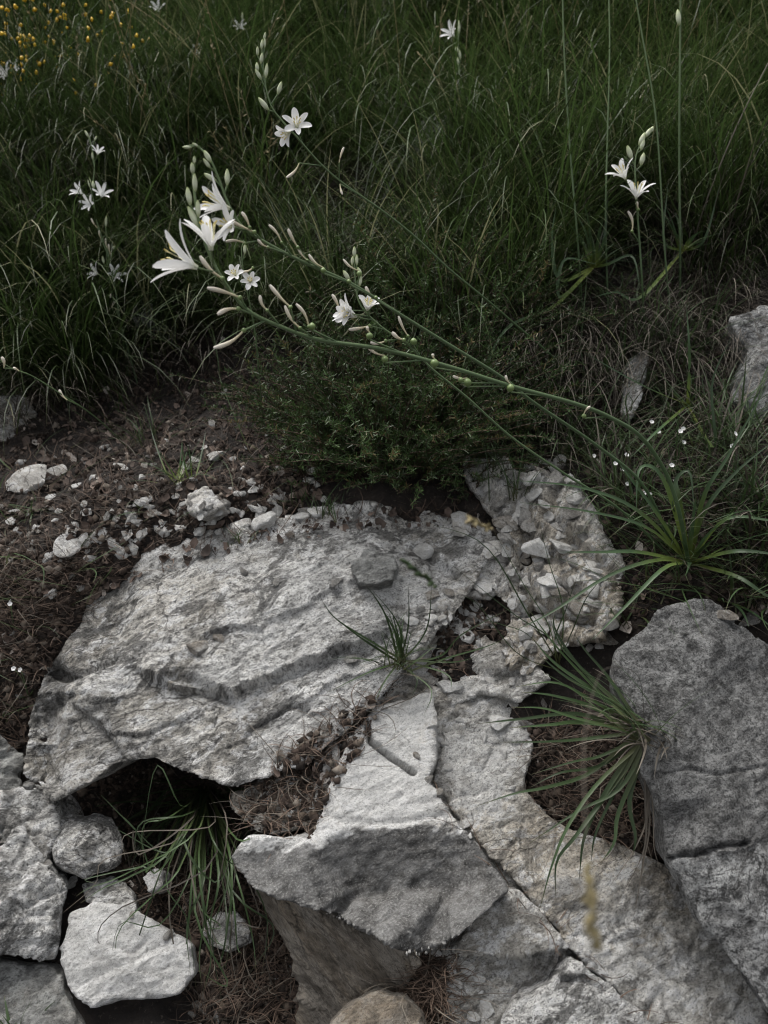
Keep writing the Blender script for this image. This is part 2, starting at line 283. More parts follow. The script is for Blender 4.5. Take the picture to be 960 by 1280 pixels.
# ------------------------------------------------------------------ rocks
FOL = math.radians(24)
def rock(name, outline, plane, mat, label, thick=.09, back=(0, -.5, -1.0), inner=(), vox=.0042, amp=1.0, terr=(.006, .07), cracks=(), step=None, shrink=.85, seed=1, fol=FOL, cat='rock', group=None, rough=1.0, lump=.006, stretch=.7, facet=1.0, jag=1.8, weather_shade=(), fresh=()):
    """A block whose visible face has this outline; plane = three (x, y, distance); thick runs back into the bank."""
    ol = []; r0 = np.random.default_rng(seed + 500)
    for i, (x1, y1) in enumerate(outline):                 # break the outline up
        x2, y2 = outline[(i + 1) % len(outline)]; ln = math.hypot(x2 - x1, y2 - y1); k = max(1, int(ln / 13)); jj = jag * min(1, ln / 40)
        ol.append((x1, y1)); w = 0
        for j in range(1, k):
            w = .4 * w + r0.normal(0, jj); ol.append((x1 + (x2 - x1) * j / k - w * (y2 - y1) / ln, y1 + (y2 - y1) * j / k + w * (x2 - x1) / ln))
    outline = ol
    A = np.array([[a, b, 1] for a, b, _ in plane], float); pc = np.linalg.solve(A, np.array([1 / d for *_, d in plane]))
    dep = lambda x, y: 1 / (pc[0] * x + pc[1] * y + pc[2])
    top = [P(x, y, dep(x, y)) for x, y in outline]; pts2 = list(outline)
    for (x, y, off) in inner: top.append(P(x, y, dep(x, y) - off)); pts2.append((x, y))
    no = len(outline)
    co, ed, fa, ov, oe, of = delaunay_2d_cdt([Vector((x, -y)) for x, y in pts2], [], [list(range(no))[::-1]], 1, 1e-4)
    tri = [tuple(ov[i][0] for i in f) for f in fa]; tri = [t for t in tri if len(set(t)) == 3]
    top = np.array(top); cen = top[:no].mean(0)
    nrm = unit(np.cross(P(plane[1][0], plane[1][1], plane[1][2]) - P(*plane[0]), P(plane[2][0], plane[2][1], plane[2][2]) - P(*plane[0])))
    if nrm @ FWD > 0: nrm = -nrm
    bdir = unit(back[0] * RIGHT + back[1] * np.array([0, -1.0, 0]) + back[2] * nrm)
    bot = cen + (top[:no] - cen) * shrink + bdir * thick
    me = bpy.data.meshes.new(name); bm = bmesh.new(); tv = [bm.verts.new(p) for p in top]; bv = [bm.verts.new(p) for p in bot]
    for t in tri:
        try: bm.faces.new([tv[i] for i in t])
        except ValueError: pass
    for i in range(no): j = (i + 1) % no; bm.faces.new([tv[i], bv[i], bv[j], tv[j]])
    bm.faces.new(bv); bmesh.ops.triangulate(bm, faces=bm.faces[:]); bmesh.ops.recalc_face_normals(bm, faces=bm.faces[:]); bm.to_mesh(me); bm.free()
    o = bpy.data.objects.new(name, me); COL.objects.link(o)
    md = o.modifiers.new('r', 'REMESH'); md.mode = 'VOXEL'; md.voxel_size = vox
    em = o.evaluated_get(bpy.context.evaluated_depsgraph_get()).to_mesh()
    nv = len(em.vertices); v = np.empty(nv * 3, np.float32); em.vertices.foreach_get('co', v); v = v.reshape(-1, 3).astype(float)
    nn = np.empty(nv * 3, np.float32); em.vertices.foreach_get('normal', nn); nn = nn.reshape(-1, 3).astype(float)
    fs = np.array([tuple(p.vertices) for p in em.polygons if len(p.vertices) == 4], int); o.evaluated_get(bpy.context.evaluated_depsgraph_get()).to_mesh_clear()
    COL.objects.unlink(o); bpy.data.objects.remove(o); bpy.data.meshes.remove(me)
    E = np.vstack([fs[:, [0, 1]], fs[:, [1, 2]], fs[:, [2, 3]], fs[:, [3, 0]]]); deg = np.bincount(E.ravel(), minlength=nv)[:, None]
    for _ in range(2):                                     # soften the voxel stair-steps
        acc = np.stack([np.bincount(E[:, 0], v[E[:, 1], k], nv) + np.bincount(E[:, 1], v[E[:, 0], k], nv) for k in range(3)], 1); v = .5 * v + .5 * acc / np.maximum(deg, 1)
    fn = np.cross(v[fs[:, 2]] - v[fs[:, 0]], v[fs[:, 3]] - v[fs[:, 1]]); nn2 = np.stack([sum(np.bincount(fs[:, j], fn[:, k], nv) for j in range(4)) for k in range(3)], 1); nn2 = unit(nn2); nn = nn2 if (nn2 * nn).sum() > 0 else -nn2
    # foliation frame
    xa = unit(RIGHT - nrm * (RIGHT @ nrm)); ya = np.cross(nrm, xa); ya = ya if ya[2] > 0 else -ya
    ta = xa * math.cos(fol) + ya * math.sin(fol); ba = -xa * math.sin(fol) + ya * math.cos(fol)
    q = np.stack([v @ ta * stretch, v @ ba, v @ nrm], 1) + seed * 3.7
    wv = .012 * np.stack([fbm(q * 30, 3, seed + 30), fbm(q * 30 + 5, 3, seed + 31), fbm(q * 30 + 9, 3, seed + 32)], 1)
    f1, e1 = facets((q + wv) * 17, seed + 40); f2, e2 = facets((q + wv * .6) * 46, seed + 50); f3, e3 = facets((q + wv * .3) * 110, seed + 60)
    msk = sstep(-.25, .35, fbm(q * 7, 3, seed + 70)); front0 = sstep(.1, .6, nn @ nrm)
    h = lump * fbm(v * 9 + seed, 3, seed) + facet * (.0060 * f1 * (.35 + .65 * msk) + .0034 * f2 * (.3 + .7 * msk) + .0016 * f3)
    h = h - facet * .004 * msk * np.exp(-(e1 / .05) ** 2) + .0020 * rough * fbm(q * 60, 4, seed + 3, .6, ridged=True) * (.4 + .6 * front0) + .0020 * rough * fbm(q * 150, 3, seed + 5)
    if terr:
        z = (v @ ba) / terr[1] + .9 * fbm(q * 9, 3, seed + 8); s = z - np.floor(z); s = np.where(s < .86, s / .86, 1 - (s - .86) / .14)
        h = h + terr[0] * front0 * (s - .4) * sstep(-.3, .3, fbm(q * 5 + 9, 2, seed + 11))
    px, py, _ = (np.empty(nv), np.empty(nv), 0)
    dd = (v - CAM) @ FWD; px = 480 + FPX * ((v - CAM) @ RIGHT) / dd; py = 640 - FPX * ((v - CAM) @ UP) / dd
    front = sstep(.2, .6, nn @ nrm); wob = fbm(v * 40, 3, seed + 20)
    if step:
        for crv, amt, soft in step:
            cx_, cy_ = zip(*crv); yy = np.interp(px, cx_, cy_) + 10 * wob
            h = h + amt * front * sstep(soft, -soft, py - yy) * sstep(cx_[0] - 25, cx_[0] + 25, px) * sstep(cx_[-1] + 25, cx_[-1] - 25, px)
    for crv, wid, dp in cracks:
        ds = poly_dist(px + 5 * wob, py + 5 * np.roll(wob, 1) * 0 + 4 * wob, crv); h = h - dp * front * np.exp(-(ds / wid) ** 2)
    v = v + nn * (h * amp * (.35 + .65 * front0))[:, None] + wv * .28 * (1 - front0)[:, None]
    wx_shade = np.zeros(nv)
    for pl, wst in weather_shade: wx_shade = np.maximum(wx_shade, wst * in_poly(px + 14 * wob + 8 * fbm(v * 15, 2, 3), py + 12 * np.roll(wob, 7) + 8 * fbm(v * 15, 2, 4), pl).astype(float))
    fr = np.zeros(nv)
    for pl, wst in fresh: fr = np.maximum(fr, wst * in_poly(px + 22 * wob + 12 * fbm(v * 15, 2, 5), py + 20 * np.roll(wob, 7) + 12 * fbm(v * 15, 2, 6), pl).astype(float))
    base = np.array([v[:, 0].mean(), v[:, 1].mean(), v[:, 2].min()])
    m2 = mesh_np(name, v - base, fs, {'fol': q, 'wx_shade': wx_shade, 'fr': fr})
    ob = tag(link(name, m2, M[mat], loc=tuple(base)), label, cat, group)
    SURF.append(BVHTree.FromPolygons(v.tolist(), fs.tolist()))
    return ob

rock('bedrock', [(395,950),(470,868),(515,815),(570,762),(640,735),(690,800),(690,850),(660,880),(610,900),(640,960),(700,1040),(840,1100),(900,1180),(990,1320),(560,1320),(560,1200),(480,1180),(400,1120),(330,1060),(385,1040)],
     [(470,880,1.022),(420,1045,.935),(700,1090,.945)], 'crumble', 'cream bedrock showing in the seams between the slabs', thick=.12, vox=.0045, terr=(.006, .06), seed=3, rough=1.5, lump=.01)
rock('rock_slab', [(118,742),(170,712),(230,690),(310,672),(390,656),(450,650),(530,640),(600,655),(612,700),(578,758),(500,842),(478,872),(440,905),(400,940),(372,962),(295,985),(240,968),(180,950),(140,955),(100,985),(60,1002),(30,985),(36,905),(62,830),(100,775)],
     [(500,640,1.165),(400,950,.960),(100,780,1.09)], 'slab', 'large pale grey foliated slab, broadest of the outcrop', thick=.085, back=(.1, -.6, -1), vox=.003, terr=None, stretch=.62, rough=.9, facet=.6, lump=.004, fresh=[([(330,790),(380,720),(500,690),(575,715),(500,800),(420,850),(300,862),(240,850)], .62), ([(265,698),(335,692),(340,728),(275,730)], .75), ([(430,850),(540,790),(480,870),(400,935),(330,950),(340,900)], .5)],
     inner=[(105,860,.022),(75,930,-.02),(40,950,-.045),(48,905,-.05),(70,840,-.035),(200,800,.012),(330,760,.012),(440,760,.010),(330,920,-.004),(150,900,.012),(230,900,.004)],
     step=[([(170,838),(230,866),(290,870),(335,850),(400,830),(485,790)], .018, 2.5), ([(255,800),(330,792),(380,770),(430,745),(520,720)], .006, 2.5), ([(380,880),(430,850),(480,838),(540,800)], .005, 2.5)],
     cracks=[([(215,850),(250,860),(285,875)], 7, .012), ([(60,835),(85,850),(110,840),(140,825)], 5, .010), ([(520,690),(570,720),(600,745)], 6, .01), ([(95,890),(125,915),(150,950)], 6, .010)], seed=2, weather_shade=[([(25,860),(70,810),(100,845),(60,910),(25,910)], .7), ([(60,900),(140,880),(190,960),(60,1010)], .35)])
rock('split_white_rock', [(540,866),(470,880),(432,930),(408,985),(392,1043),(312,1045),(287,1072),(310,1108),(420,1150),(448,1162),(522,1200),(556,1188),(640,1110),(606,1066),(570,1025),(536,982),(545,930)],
     [(470,880,1.005),(330,1045,.905),(560,1030,.912)], 'white', 'bright white split rock with dark weathered, shade-toned lower face and thin crack', thick=.20, back=(.12, -.35, -1), vox=.0034, terr=(.004, .1),
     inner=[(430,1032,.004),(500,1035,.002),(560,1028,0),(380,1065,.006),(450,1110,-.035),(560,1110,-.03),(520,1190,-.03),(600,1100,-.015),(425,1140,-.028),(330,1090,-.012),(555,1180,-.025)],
     cracks=[([(458,903),(466,930),(490,948),(518,968)], 2.2, .03), ([(390,1010),(430,1030),(480,1028),(560,1020)], 5, .004), ([(420,1145),(440,1120),(480,1110)], 4, .008)], seed=5, shrink=.80, rough=.8, facet=.5, lump=.004, fresh=[([(470,870),(545,860),(525,960),(575,1025),(430,1035),(385,1010),(420,930)], .9)], weather_shade=[([(280,1062),(330,1070),(400,1058),(450,1036),(520,1030),(575,1040),(650,1100),(560,1210),(500,1210),(400,1170),(280,1110)], .85)])  # lower face colour carries weathering plus the shade of its steep side
rock('undercut_rock', [(287,1078),(330,1108),(420,1150),(448,1162),(525,1202),(510,1232),(470,1245),(425,1275),(405,1310),(372,1310),(378,1240),(362,1190),(325,1135)],
     [(300,1090,.912),(520,1205,.868),(385,1290,.90)], 'brown', 'brown streaked undercut rock wall beneath the white rock', thick=.10, back=(.3, -.5, -1), terr=(.006, .05), seed=17, fol=math.radians(-48), stretch=.3, rough=1.5)
rock('long_cracked_slab', [(548,890),(600,872),(650,885),(668,930),(655,985),(690,1020),(760,1050),(840,1085),(885,1150),(945,1240),(980,1310),(815,1310),(770,1238),(705,1180),(650,1110),(605,1062),(572,1022),(542,975),(552,930)],
     [(600,930,1.005),(660,1090,.925),(900,1240,.872)], 'crumble', 'long cream slab running under the lichen boulder beside the crack', thick=.11, vox=.0036, terr=(.004, .08),
     inner=[(700,1100,.012),(780,1150,.012),(860,1220,.004)], cracks=[([(600,1180),(650,1195),(700,1230),(760,1262)], 4, .008), ([(775,1150),(800,1190),(850,1230)], 4, .006), ([(800,1280),(830,1240),(850,1300)], 5, .008)], seed=9, facet=.55, fresh=[([(550,880),(650,870),(670,930),(620,1010),(560,1000)], .7), ([(700,1080),(820,1120),(760,1180),(680,1120)], .3)])
rock('wedge_rock', [(647,1114),(600,1140),(562,1192),(640,1197),(712,1187),(679,1142)], [(641,1114,.90),(570,1185,.872),(700,1182,.878)], 'crumble', 'pale tan wedge of rock between the white rock and the diagonal crack', thick=.10, seed=11, terr=None)
rock('corner_rock', [(712,1193),(690,1232),(640,1250),(618,1310),(842,1310),(772,1240)], [(706,1194,.872),(630,1290,.835),(800,1290,.835)], 'slab', 'grey cracked rock below the tan wedge of rock', thick=.1, seed=13, cracks=[([(700,1225),(730,1225),(760,1240)], 4, .008)])
rock('jutting_rock', [(405,1290),(440,1258),(478,1240),(520,1262),(545,1310),(400,1320)], [(405,1290,.80),(478,1240,.825),(545,1310,.79)], 'brown', 'brown grey rock under the dark soil clump below the white rock', thick=.12, seed=15)
rock('lichen_boulder', [(768,812),(800,790),(838,757),(866,748),(902,758),(930,786),(965,806),(1040,860),(1090,1000),(1100,1200),(1060,1330),(975,1290),(945,1240),(905,1185),(872,1145),(836,1086),(818,1010),(800,950),(783,890),(766,838)],
     [(860,750,.945),(800,950,.872),(980,1250,.79)], 'boulder', 'big lichen speckled grey boulder with straight left edge', thick=.20, stretch=.9, facet=.30, jag=2.2, weather_shade=[([(740,720),(1120,720),(1120,1050),(930,1058),(835,1080),(790,1000)], .65)], back=(.25, -.2, -1), vox=.0036, terr=None, lump=.005, rough=.6, inner=[(800,815,.012),(860,775,.006),(900,800,.018),(850,900,.022),(900,1000,.025),(870,1080,.02),(940,1150,.016),(830,1000,.016)],
     cracks=[([(815,968),(860,962),(900,968),(970,958)], 2.0, .004), ([(832,1076),(870,1066),(935,1054)], 2.6, .012)], step=[([(832,1078),(870,1068),(935,1056),(980,1050)], .003, 4)], seed=21, shrink=.9)
rock('bank_rock', [(912,402),(935,392),(970,380),(1020,400),(1040,480),(1010,545),(950,532),(915,500),(922,470),(938,440)], [(930,400,1.22),(1000,400,1.22),(960,530,1.14)], 'boulder', 'pale grey rock bedded in the bank above the rosette of leaves', thick=.14, seed=23, terr=None, lump=.012, inner=[(960,450,.03)])
rock('outlying_rock', [(-60,500),(0,492),(28,494),(44,520),(34,552),(18,585),(-30,600),(-80,560)], [(0,492,1.50),(40,530,1.46),(0,590,1.38)], 'crumble', 'pale blurred rock at the foot of the left grass bank', thick=.14, seed=25, lump=.012, inner=[(0,540,.03)])
rock('upright_stone', [(786,450),(812,436),(806,470),(800,497),(788,526),(776,515),(780,480)], [(800,445,1.235),(780,500,1.20),(800,497,1.195)], 'slab', 'narrow upright grey stone among hanging dry grass', thick=.06, seed=27, vox=.003)
rock('weathered_rock', [(578,560),(640,585),(715,592),(752,640),(782,705),(775,765),(752,800),(700,812),(655,850),(628,815),(640,765),(612,735),(640,700),(618,650),(585,610)],
     [(620,600,1.155),(760,700,1.065),(660,830,1.035)], 'crumble', 'pale crumbling rock face behind the thin grass stems', thick=.12, terr=(.006, .045), rough=2.0, facet=2.4, lump=.016, seed=29, stretch=.7, fol=math.radians(60), vox=.0038,
     cracks=[([(640,600),(660,660),(650,720),(680,790)], 9, .022), ([(700,600),(690,650),(740,700),(770,720)], 8, .018), ([(620,770),(680,760),(740,780)], 8, .02), ([(650,690),(700,700),(730,670)], 6, .014)])
rock('cream_ledge', [(560,830),(600,795),(655,815),(690,850),(650,880),(600,868),(565,885),(545,860)], [(560,850,1.05),(640,810,1.06),(650,875,1.02)], 'crumble', 'cream ledge of rock between the slab tuft and boulder tuft', thick=.06, seed=31, rough=1.6, cracks=[([(590,840),(620,850),(660,835)], 5, .01)])
rock('stained_rock', [(520,660),(560,648),(606,655),(640,690),(640,730),(612,752),(580,745),(560,700)], [(530,660,1.15),(630,690,1.125),(600,745,1.095)], 'crumble', 'ochre stained pale rock at the upper end of the slab', thick=.06, seed=33, rough=1.5, terr=(.008, .05))
# blocks at the lower left
rock('rough_block', [(-60,1050),(0,1062),(26,1030),(62,1082),(86,1112),(76,1160),(68,1202),(20,1196),(-60,1200)], [(0,1062,.915),(80,1110,.92),(0,1195,.865)], 'slab', 'rough pale block above the smooth grey slab', thick=.14, seed=35, inner=[(20,1120,.02)], rough=1.6)
rock('pale_block', [(86,1140),(120,1122),(190,1150),(240,1182),(247,1218),(228,1243),(160,1252),(112,1262),(84,1240),(74,1195)], [(120,1122,.925),(240,1190,.895),(110,1250,.862)], 'white', 'angular white block with flat top below the dark grass tuft', thick=.13, back=(0, -.25, -1), seed=37, inner=[(150,1195,.012)], facet=.5, lump=.004, fresh=[([(80,1120),(250,1150),(250,1240),(80,1260)], .6)], shrink=.8, cracks=[([(140,1180),(165,1190),(185,1170)], 4, .006)])
rock('smooth_slab', [(-60,1195),(0,1200),(66,1206),(82,1240),(104,1282),(110,1320),(-60,1330)], [(0,1200,.885),(80,1240,.868),(40,1310,.835)], 'dark', 'smooth blue grey slab under the rough block', thick=.08, seed=39, terr=None, rough=.5, lump=.004)
rock('end_column', [(22,985),(62,1000),(72,1030),(60,1080),(30,1050),(-20,1062),(-60,1040),(-40,990)], [(22,985,.985),(70,1030,.96),(0,1060,.95)], 'slab', 'grey rock under the left end of the big slab', thick=.12, seed=36, terr=None)
rock('cavity_stone', [(56,1030),(90,1018),(132,1020),(152,1048),(150,1082),(105,1098),(66,1078)], [(60,1030,.965),(150,1050,.985),(100,1095,.935)], 'slab', 'rounded grey stone wedged in the hollow under the slab', thick=.1, seed=41, terr=None, inner=[(105,1050,.025)])
rock('shaded_rock', [(-60,900),(0,918),(24,935),(26,1000),(10,1052),(-60,1060)], [(0,918,1.03),(26,960,1.02),(0,1050,.96)], 'dark', 'dark rock in shade left of the big slab', thick=.1, seed=43)
rock('ledge_block', [(286,992),(330,978),(375,958),(404,940),(410,975),(396,1030),(360,1040),(322,1042),(300,1022)], [(300,1000,.965),(398,960,.985),(330,1030,.940)], 'crumble', 'small pale ledge block between slab and white rock', thick=.07, seed=45, vox=.003)
rock('slab_stone', [(437,706),(458,686),(488,688),(500,704),(492,724),(470,731),(448,728)], [(440,706,1.062),(495,700,1.068),(470,730,1.040)], 'dark', 'single grey stone lying on top of the big slab', thick=.05, back=(0, -.2, -1), seed=47, vox=.0022, terr=None, inner=[(468,705,.006)], lump=.003, cat='stone', rough=.6)
rock('white_wedge_stone', [(229,623),(258,608),(280,631),(252,646),(236,640)], [(230,623,1.125),(258,608,1.135),(252,646,1.10)], 'white', 'white wedge shaped stone standing on the brown litter', thick=.06, seed=49, vox=.0022, terr=None, lump=.002, inner=[(255,628,.012)], cat='stone', rough=.5)
rock('hollow_stone', [(178,1098),(192,1084),(204,1088),(200,1108),(186,1116)], [(178,1098,.975),(204,1088,.98),(190,1115,.96)], 'white', 'small white stone in the hollow behind dark grass blades', thick=.04, seed=51, vox=.0022, terr=None, lump=.002, cat='stone', rough=.6)
rock('leaning_stone', [(250,1160),(275,1140),(305,1150),(312,1176),(285,1190),(258,1180)], [(250,1160,.955),(300,1150,.96),(285,1190,.93)], 'slab', 'grey stone leaning below the dark grass tuft', thick=.06, seed=53, vox=.0026, terr=None, lump=.004, cat='stone')
rock('broken_block', [(100,1105),(135,1092),(165,1112),(170,1140),(140,1136),(112,1128)], [(100,1105,.955),(165,1112,.95),(140,1136,.925)], 'slab', 'broken grey block between the hollow stone and white block', thick=.07, seed=55, vox=.003, terr=None)
rock('end_stone', [(505,925),(530,915),(545,928),(530,948),(512,950)], [(505,925,1.0),(545,928,1.0),(520,950,.985)], 'slab', 'grey stone sitting on the upper end of the white rock', thick=.03, seed=57, vox=.0022, terr=None, lump=.003, cat='stone')
for i, (poly, d, lab) in enumerate([
    ([(520,150),(560,142),(572,190),(535,215),(518,190)], 1.93, 'grey rock half hidden in hillside grass above the heath shrub'),
    ([(478,290),(505,280),(515,330),(500,370),(480,350)], 1.62, 'grey rock showing behind the top of the heath shrub'),
    ([(205,55),(240,42),(262,62),(255,85),(215,84)], 2.32, 'pale rock in the far grass near the yellow broom'),
    ([(408,-20),(440,-8),(452,28),(425,42),(405,20)], 2.5, 'weathered rock at the top of the grass slope'),
    ([(160,390),(172,372),(190,380),(186,400),(165,405)], 1.62, 'small grey stone under the left grass bank')]):
    rock('hillside_rock', poly, [(poly[0][0],poly[0][1],d),(poly[1][0],poly[1][1],d+.02),(poly[3][0],poly[3][1],d-.06)], 'slab', lab, thick=.2, seed=60+i, vox=.008, terr=None, lump=.015)

# ------------------------------------------------------------------ loose stones: shared angular shapes
def stone_mesh(name, seed, flat):
    r = np.random.default_rng(seed); bm = bmesh.new(); bmesh.ops.create_icosphere(bm, subdivisions=4, radius=1)
    v = np.array([x.co[:] for x in bm.verts]); pn = unit(r.normal(size=(11, 3))); pd = r.uniform(.5, 1.0, 11)
    dots = v @ pn.T; rad = np.min(np.where(dots > .12, pd / np.maximum(dots, .12), 9), axis=1); rad = np.minimum(rad, 1.25)
    w = v * rad[:, None]; w = w * (1 + .04 * fbm(w * 3 + seed, 4, seed)[:, None]); w[:, 2] *= flat; w[:, 0] *= 1.15
    for x, c in zip(bm.verts, w): x.co = c
    me = bpy.data.meshes.new(name); bm.to_mesh(me); bm.free(); return me
SM = [stone_mesh('stone_chip', 100 + i, random.uniform(.4, .75)) for i in range(10)]
SMG = []
for me in SM:
    g = me.copy(); g.materials.append(M['grit']); SMG.append(g); me.materials.append(M['chip'])
def stone(px, py, wpx, label, group, name='stone_chip', grey=False, asp=1.0):
    p, nrm = hit(px, py)
    if p is None: return
    d = (p - CAM) @ FWD; r = wpx / FPX * d / 2
    o = bpy.data.objects.new(name, random.choice(SMG if grey else SM)); COL.objects.link(o)
    z = Vector(nrm) * .35 + Vector((0, -.25, .75)) + Vector(rng.normal(0, .15, 3)); o.rotation_euler = (z.to_track_quat('Z', 'Y').to_matrix() @ Matrix.Rotation(random.uniform(0, 6.28), 3, 'Z')).to_euler()
    o.scale = (r * random.uniform(.9, 1.1), r * random.uniform(.65, 1) * asp, r * random.uniform(.8, 1)); o.location = tuple(p + nrm * r * .18)
    return tag(o, label, 'stone', group)
L1 = ('pale angular stone chip scattered on the brown leaf litter above the slab', 'stones scattered on the brown litter')
for x, y, w in [(60,625,14),(60,625,16),(318,613,15),(292,638,14),(206,664,18),(152,690,20),(165,688,18),(130,560,12),(150,585,16),(110,640,14),(45,660,12),(185,625,12),(240,600,12),(300,600,11),(376,646,18),(392,565,16),(378,575,12),(280,492,14),(330,498,10),(352,540,13),(265,530,14),(310,560,10),(215,640,12),(352,620,12),(70,650,10),(130,665,13),(12,700,14),(28,580,14),(208,552,10),(345,470,10),(290,612,10),(305,585,9),(255,560,9),(230,585,8),(20,640,15),(170,610,9),(98,608,16),(385,600,10),(420,640,11),(65,742,14),(32,705,14),(120,700,9),(140,640,10),(95,655,9),(250,655,10),(275,665,12),(308,655,16),(342,640,11)]:
    stone(x, y, w, *L1)
for k in range(110):
    x = random.uniform(-20, 400); stone(x, np.interp(x, [0, 120, 230, 400], [690, 690, 655, 635]) - abs(random.gauss(0, 60)), random.uniform(5, 10) + 9 * random.random() ** 3, *L1, grey=random.random() < .5)
for k in range(55):
    x = random.uniform(60, 420); stone(x, np.interp(x, [0, 120, 230, 400], [705, 700, 668, 645]) - abs(random.gauss(0, 28)), random.uniform(8, 19), *L1)
for x, y, w, lab in [(40,602,40,'largest white stone at the left end of the litter slope'),(72,590,26,'white stone touching the largest stone on the litter slope'),(88,680,30,'pale flat stone alone on the dark soil above the slab end'),(322,636,24,'upper white stone beside the small tuft at the slab rim'),(334,655,30,'white stone resting on the upper rim of the slab'),(268,572,26,'pale stone behind the white wedge shaped stone'),(18,607,26,'white stone at the far left foot of the grass bank')]: stone(x, y, w, lab, None)
L2 = ('white gravel stone heaped beside the grass tuft on the slab', 'white gravel on the slab')
stone(584, 797, 17, 'bright white stone on the dark soil right of the slab tuft', None)
for k in range(80):
    a, r_ = random.uniform(0, 6.28), abs(random.gauss(0, 1)); stone(572 + 34 * r_ * math.cos(a), 780 + 20 * r_ * math.sin(a), random.uniform(6, 15), *L2, name='gravel_stone', grey=random.random() < .25)
L3 = ('grey stone chip lodged in the crack between slab and white rock', 'chips in the crack below the slab')
for x, y, w in [(420,941,20),(386,918,18),(405,915,14),(395,935,12),(378,975,16),(372,1000,12),(440,925,10),(340,1000,10),(360,985,12),(410,960,10),(350,945,13),(330,975,16),(345,1010,12),(365,1015,10)]: stone(x, y, w, *L3, grey=random.random() < .6)
L4 = ('pale stone chip on the cream rock between the two grass tufts', 'chips around the cream ledge')
for x, y, w in [(540,905,16),(555,930,13),(640,880,15),(655,905,18),(620,900,14),(630,940,13),(605,920,12),(575,900,10),(590,870,12),(520,945,12),(536,975,12),(548,990,9),(582,1030,16),(588,1046,9),(560,960,10),(680,880,12),(610,850,14),(640,850,12),(700,770,14),(670,745,12),(655,960,12),(640,985,9),(735,785,12),(655,700,12),(640,755,13),(620,775,10)]: stone(x, y, w, *L4, grey=random.random() < .4)
LW = ('pale broken fragment on the crumbling rock face above the boulder tuft', 'fragments on the crumbling rock')
for k in range(120):
    u = random.random(); x = 600 + 110 * random.random() + 60 * u; y = 575 + 235 * u; stone(x, y, random.uniform(7, 30) * (.6 + .4 * random.random()), *LW, name='rock_fragment', grey=random.random() < .35)
for x, y, w, lab in [(610,690,34,'tan stone at the foot of the crumbling rock face'),(655,640,40,'largest pale fragment on the crumbling rock face'),(600,735,30,'grey fragment between the slab and crumbling rock'),(690,730,36,'blocky fragment beside the crumbling rock crack'),(560,860,30,'stone lodged under the cream ledge'),(625,905,34,'pale flat stone in the soil bowl beside the cracked slab'),(525,690,26,'ochre stone at the upper rim of the slab'),(575,660,30,'dark stone under the heath shrub at the slab rim')]: stone(x, y, w, lab, None, name='rock_fragment')
L5 = ('pale stone chip in the dark soil below the white rock', 'chips in the soil below the white rock')
for x, y, w in [(548,1190,12),(565,1210,18),(585,1212,16),(600,1225,14),(575,1230,9),(610,1260,20),(590,1270,14),(560,1270,16),(540,1250,10),(630,1200,9),(918,1243,9),(880,1200,8),(600,1240,10)]: stone(x, y, w, *L5)
L6 = ('small pale chip in the dark soil of the hollow under the slab', 'chips in the hollow below the slab')
for x, y, w in [(310,1215,14),(320,1235,10),(330,1245,9),(365,1205,10),(345,1222,8),(250,1260,22),(270,1270,16),(300,1260,9),(235,1130,12),(215,1115,10),(170,1060,12),(165,1145,10),(208,1170,14),(285,1120,14),(60,1080,12),(90,1105,14),(195,1020,10),(165,1000,9),(240,1270,12)]: stone(x, y, w, *L6, grey=random.random() < .5)
L7 = ('small stone on the dark bank left of the slab', 'stones left of the slab')
for x, y, w in [(50,725,12),(65,740,16),(18,790,10),(30,840,9),(60,770,10),(10,740,12),(90,720,10),(25,870,10),(75,700,9),(100,735,12)]: stone(x, y, w, *L7, grey=random.random() < .5)
L8 = ('small brown stone resting on the flat face of the slab', 'stones lying on the slab')
for x, y, w in [(248,812,26),(275,797,16),(440,823,18),(305,715,14),(420,728,16),(345,727,12),(385,640,18),(362,668,15),(290,672,18),(540,745,22),(560,740,14),(500,760,10)]: stone(x, y, w, *L8, grey=True)
stone(905, 770, 22, 'tan stone beside the top of the lichen boulder', None, grey=True); stone(940, 775, 26, 'grey stone behind the top of the lichen boulder', None, grey=True)
print('ROCKS DONE')
#PART2
# ------------------------------------------------------------------ blades, leaves and tubes
def blades(root, az, lean, curve, length, width, nseg=6, daz=0.0, fold=0.0, power=1.3, base_w=.7):
    """Bending strips: returns verts, quads, t, id.  Angles in radians from the vertical."""
    root = np.atleast_2d(root).astype(float); N = len(root); B = lambda a: np.broadcast_to(np.asarray(a, float), (N,)).copy()
    az, lean, curve, length, width, daz = map(B, (az, lean, curve, length, width, daz)); K = 3 if fold else 2
    p = root.copy(); V_ = np.empty((N, nseg + 1, K, 3)); tt = np.linspace(0, 1, nseg + 1)
    for k, t in enumerate(tt):
        th = lean + curve * t ** power; a = az + daz * t
        d = np.stack([np.sin(th) * np.cos(a), np.sin(th) * np.sin(a), np.cos(th)], 1); side = np.stack([-np.sin(a), np.cos(a), np.zeros(N)], 1)
        w = width * .5 * (base_w + (1 - base_w) * min(1, t * 4)) * max(.04, (1 - t ** 2.2)); nm = np.cross(d, side)
        V_[:, k, 0] = p - side * w[:, None]; V_[:, k, -1] = p + side * w[:, None]
        if fold: V_[:, k, 1] = p + nm * (w * fold)[:, None]
        p = p + d * (length / nseg)[:, None]
    base = (np.arange(N) * (nseg + 1) * K)[:, None, None] + (np.arange(nseg) * K)[None, :, None] + np.arange(K - 1)[None, None]
    F = np.stack([base, base + 1, base + K + 1, base + K], -1).reshape(-1, 4)
    t = np.broadcast_to(tt[None, :, None], (N, nseg + 1, K)).ravel(); rid = np.repeat(np.arange(N), (nseg + 1) * K)
    return V_.reshape(-1, 3), F, t, rid
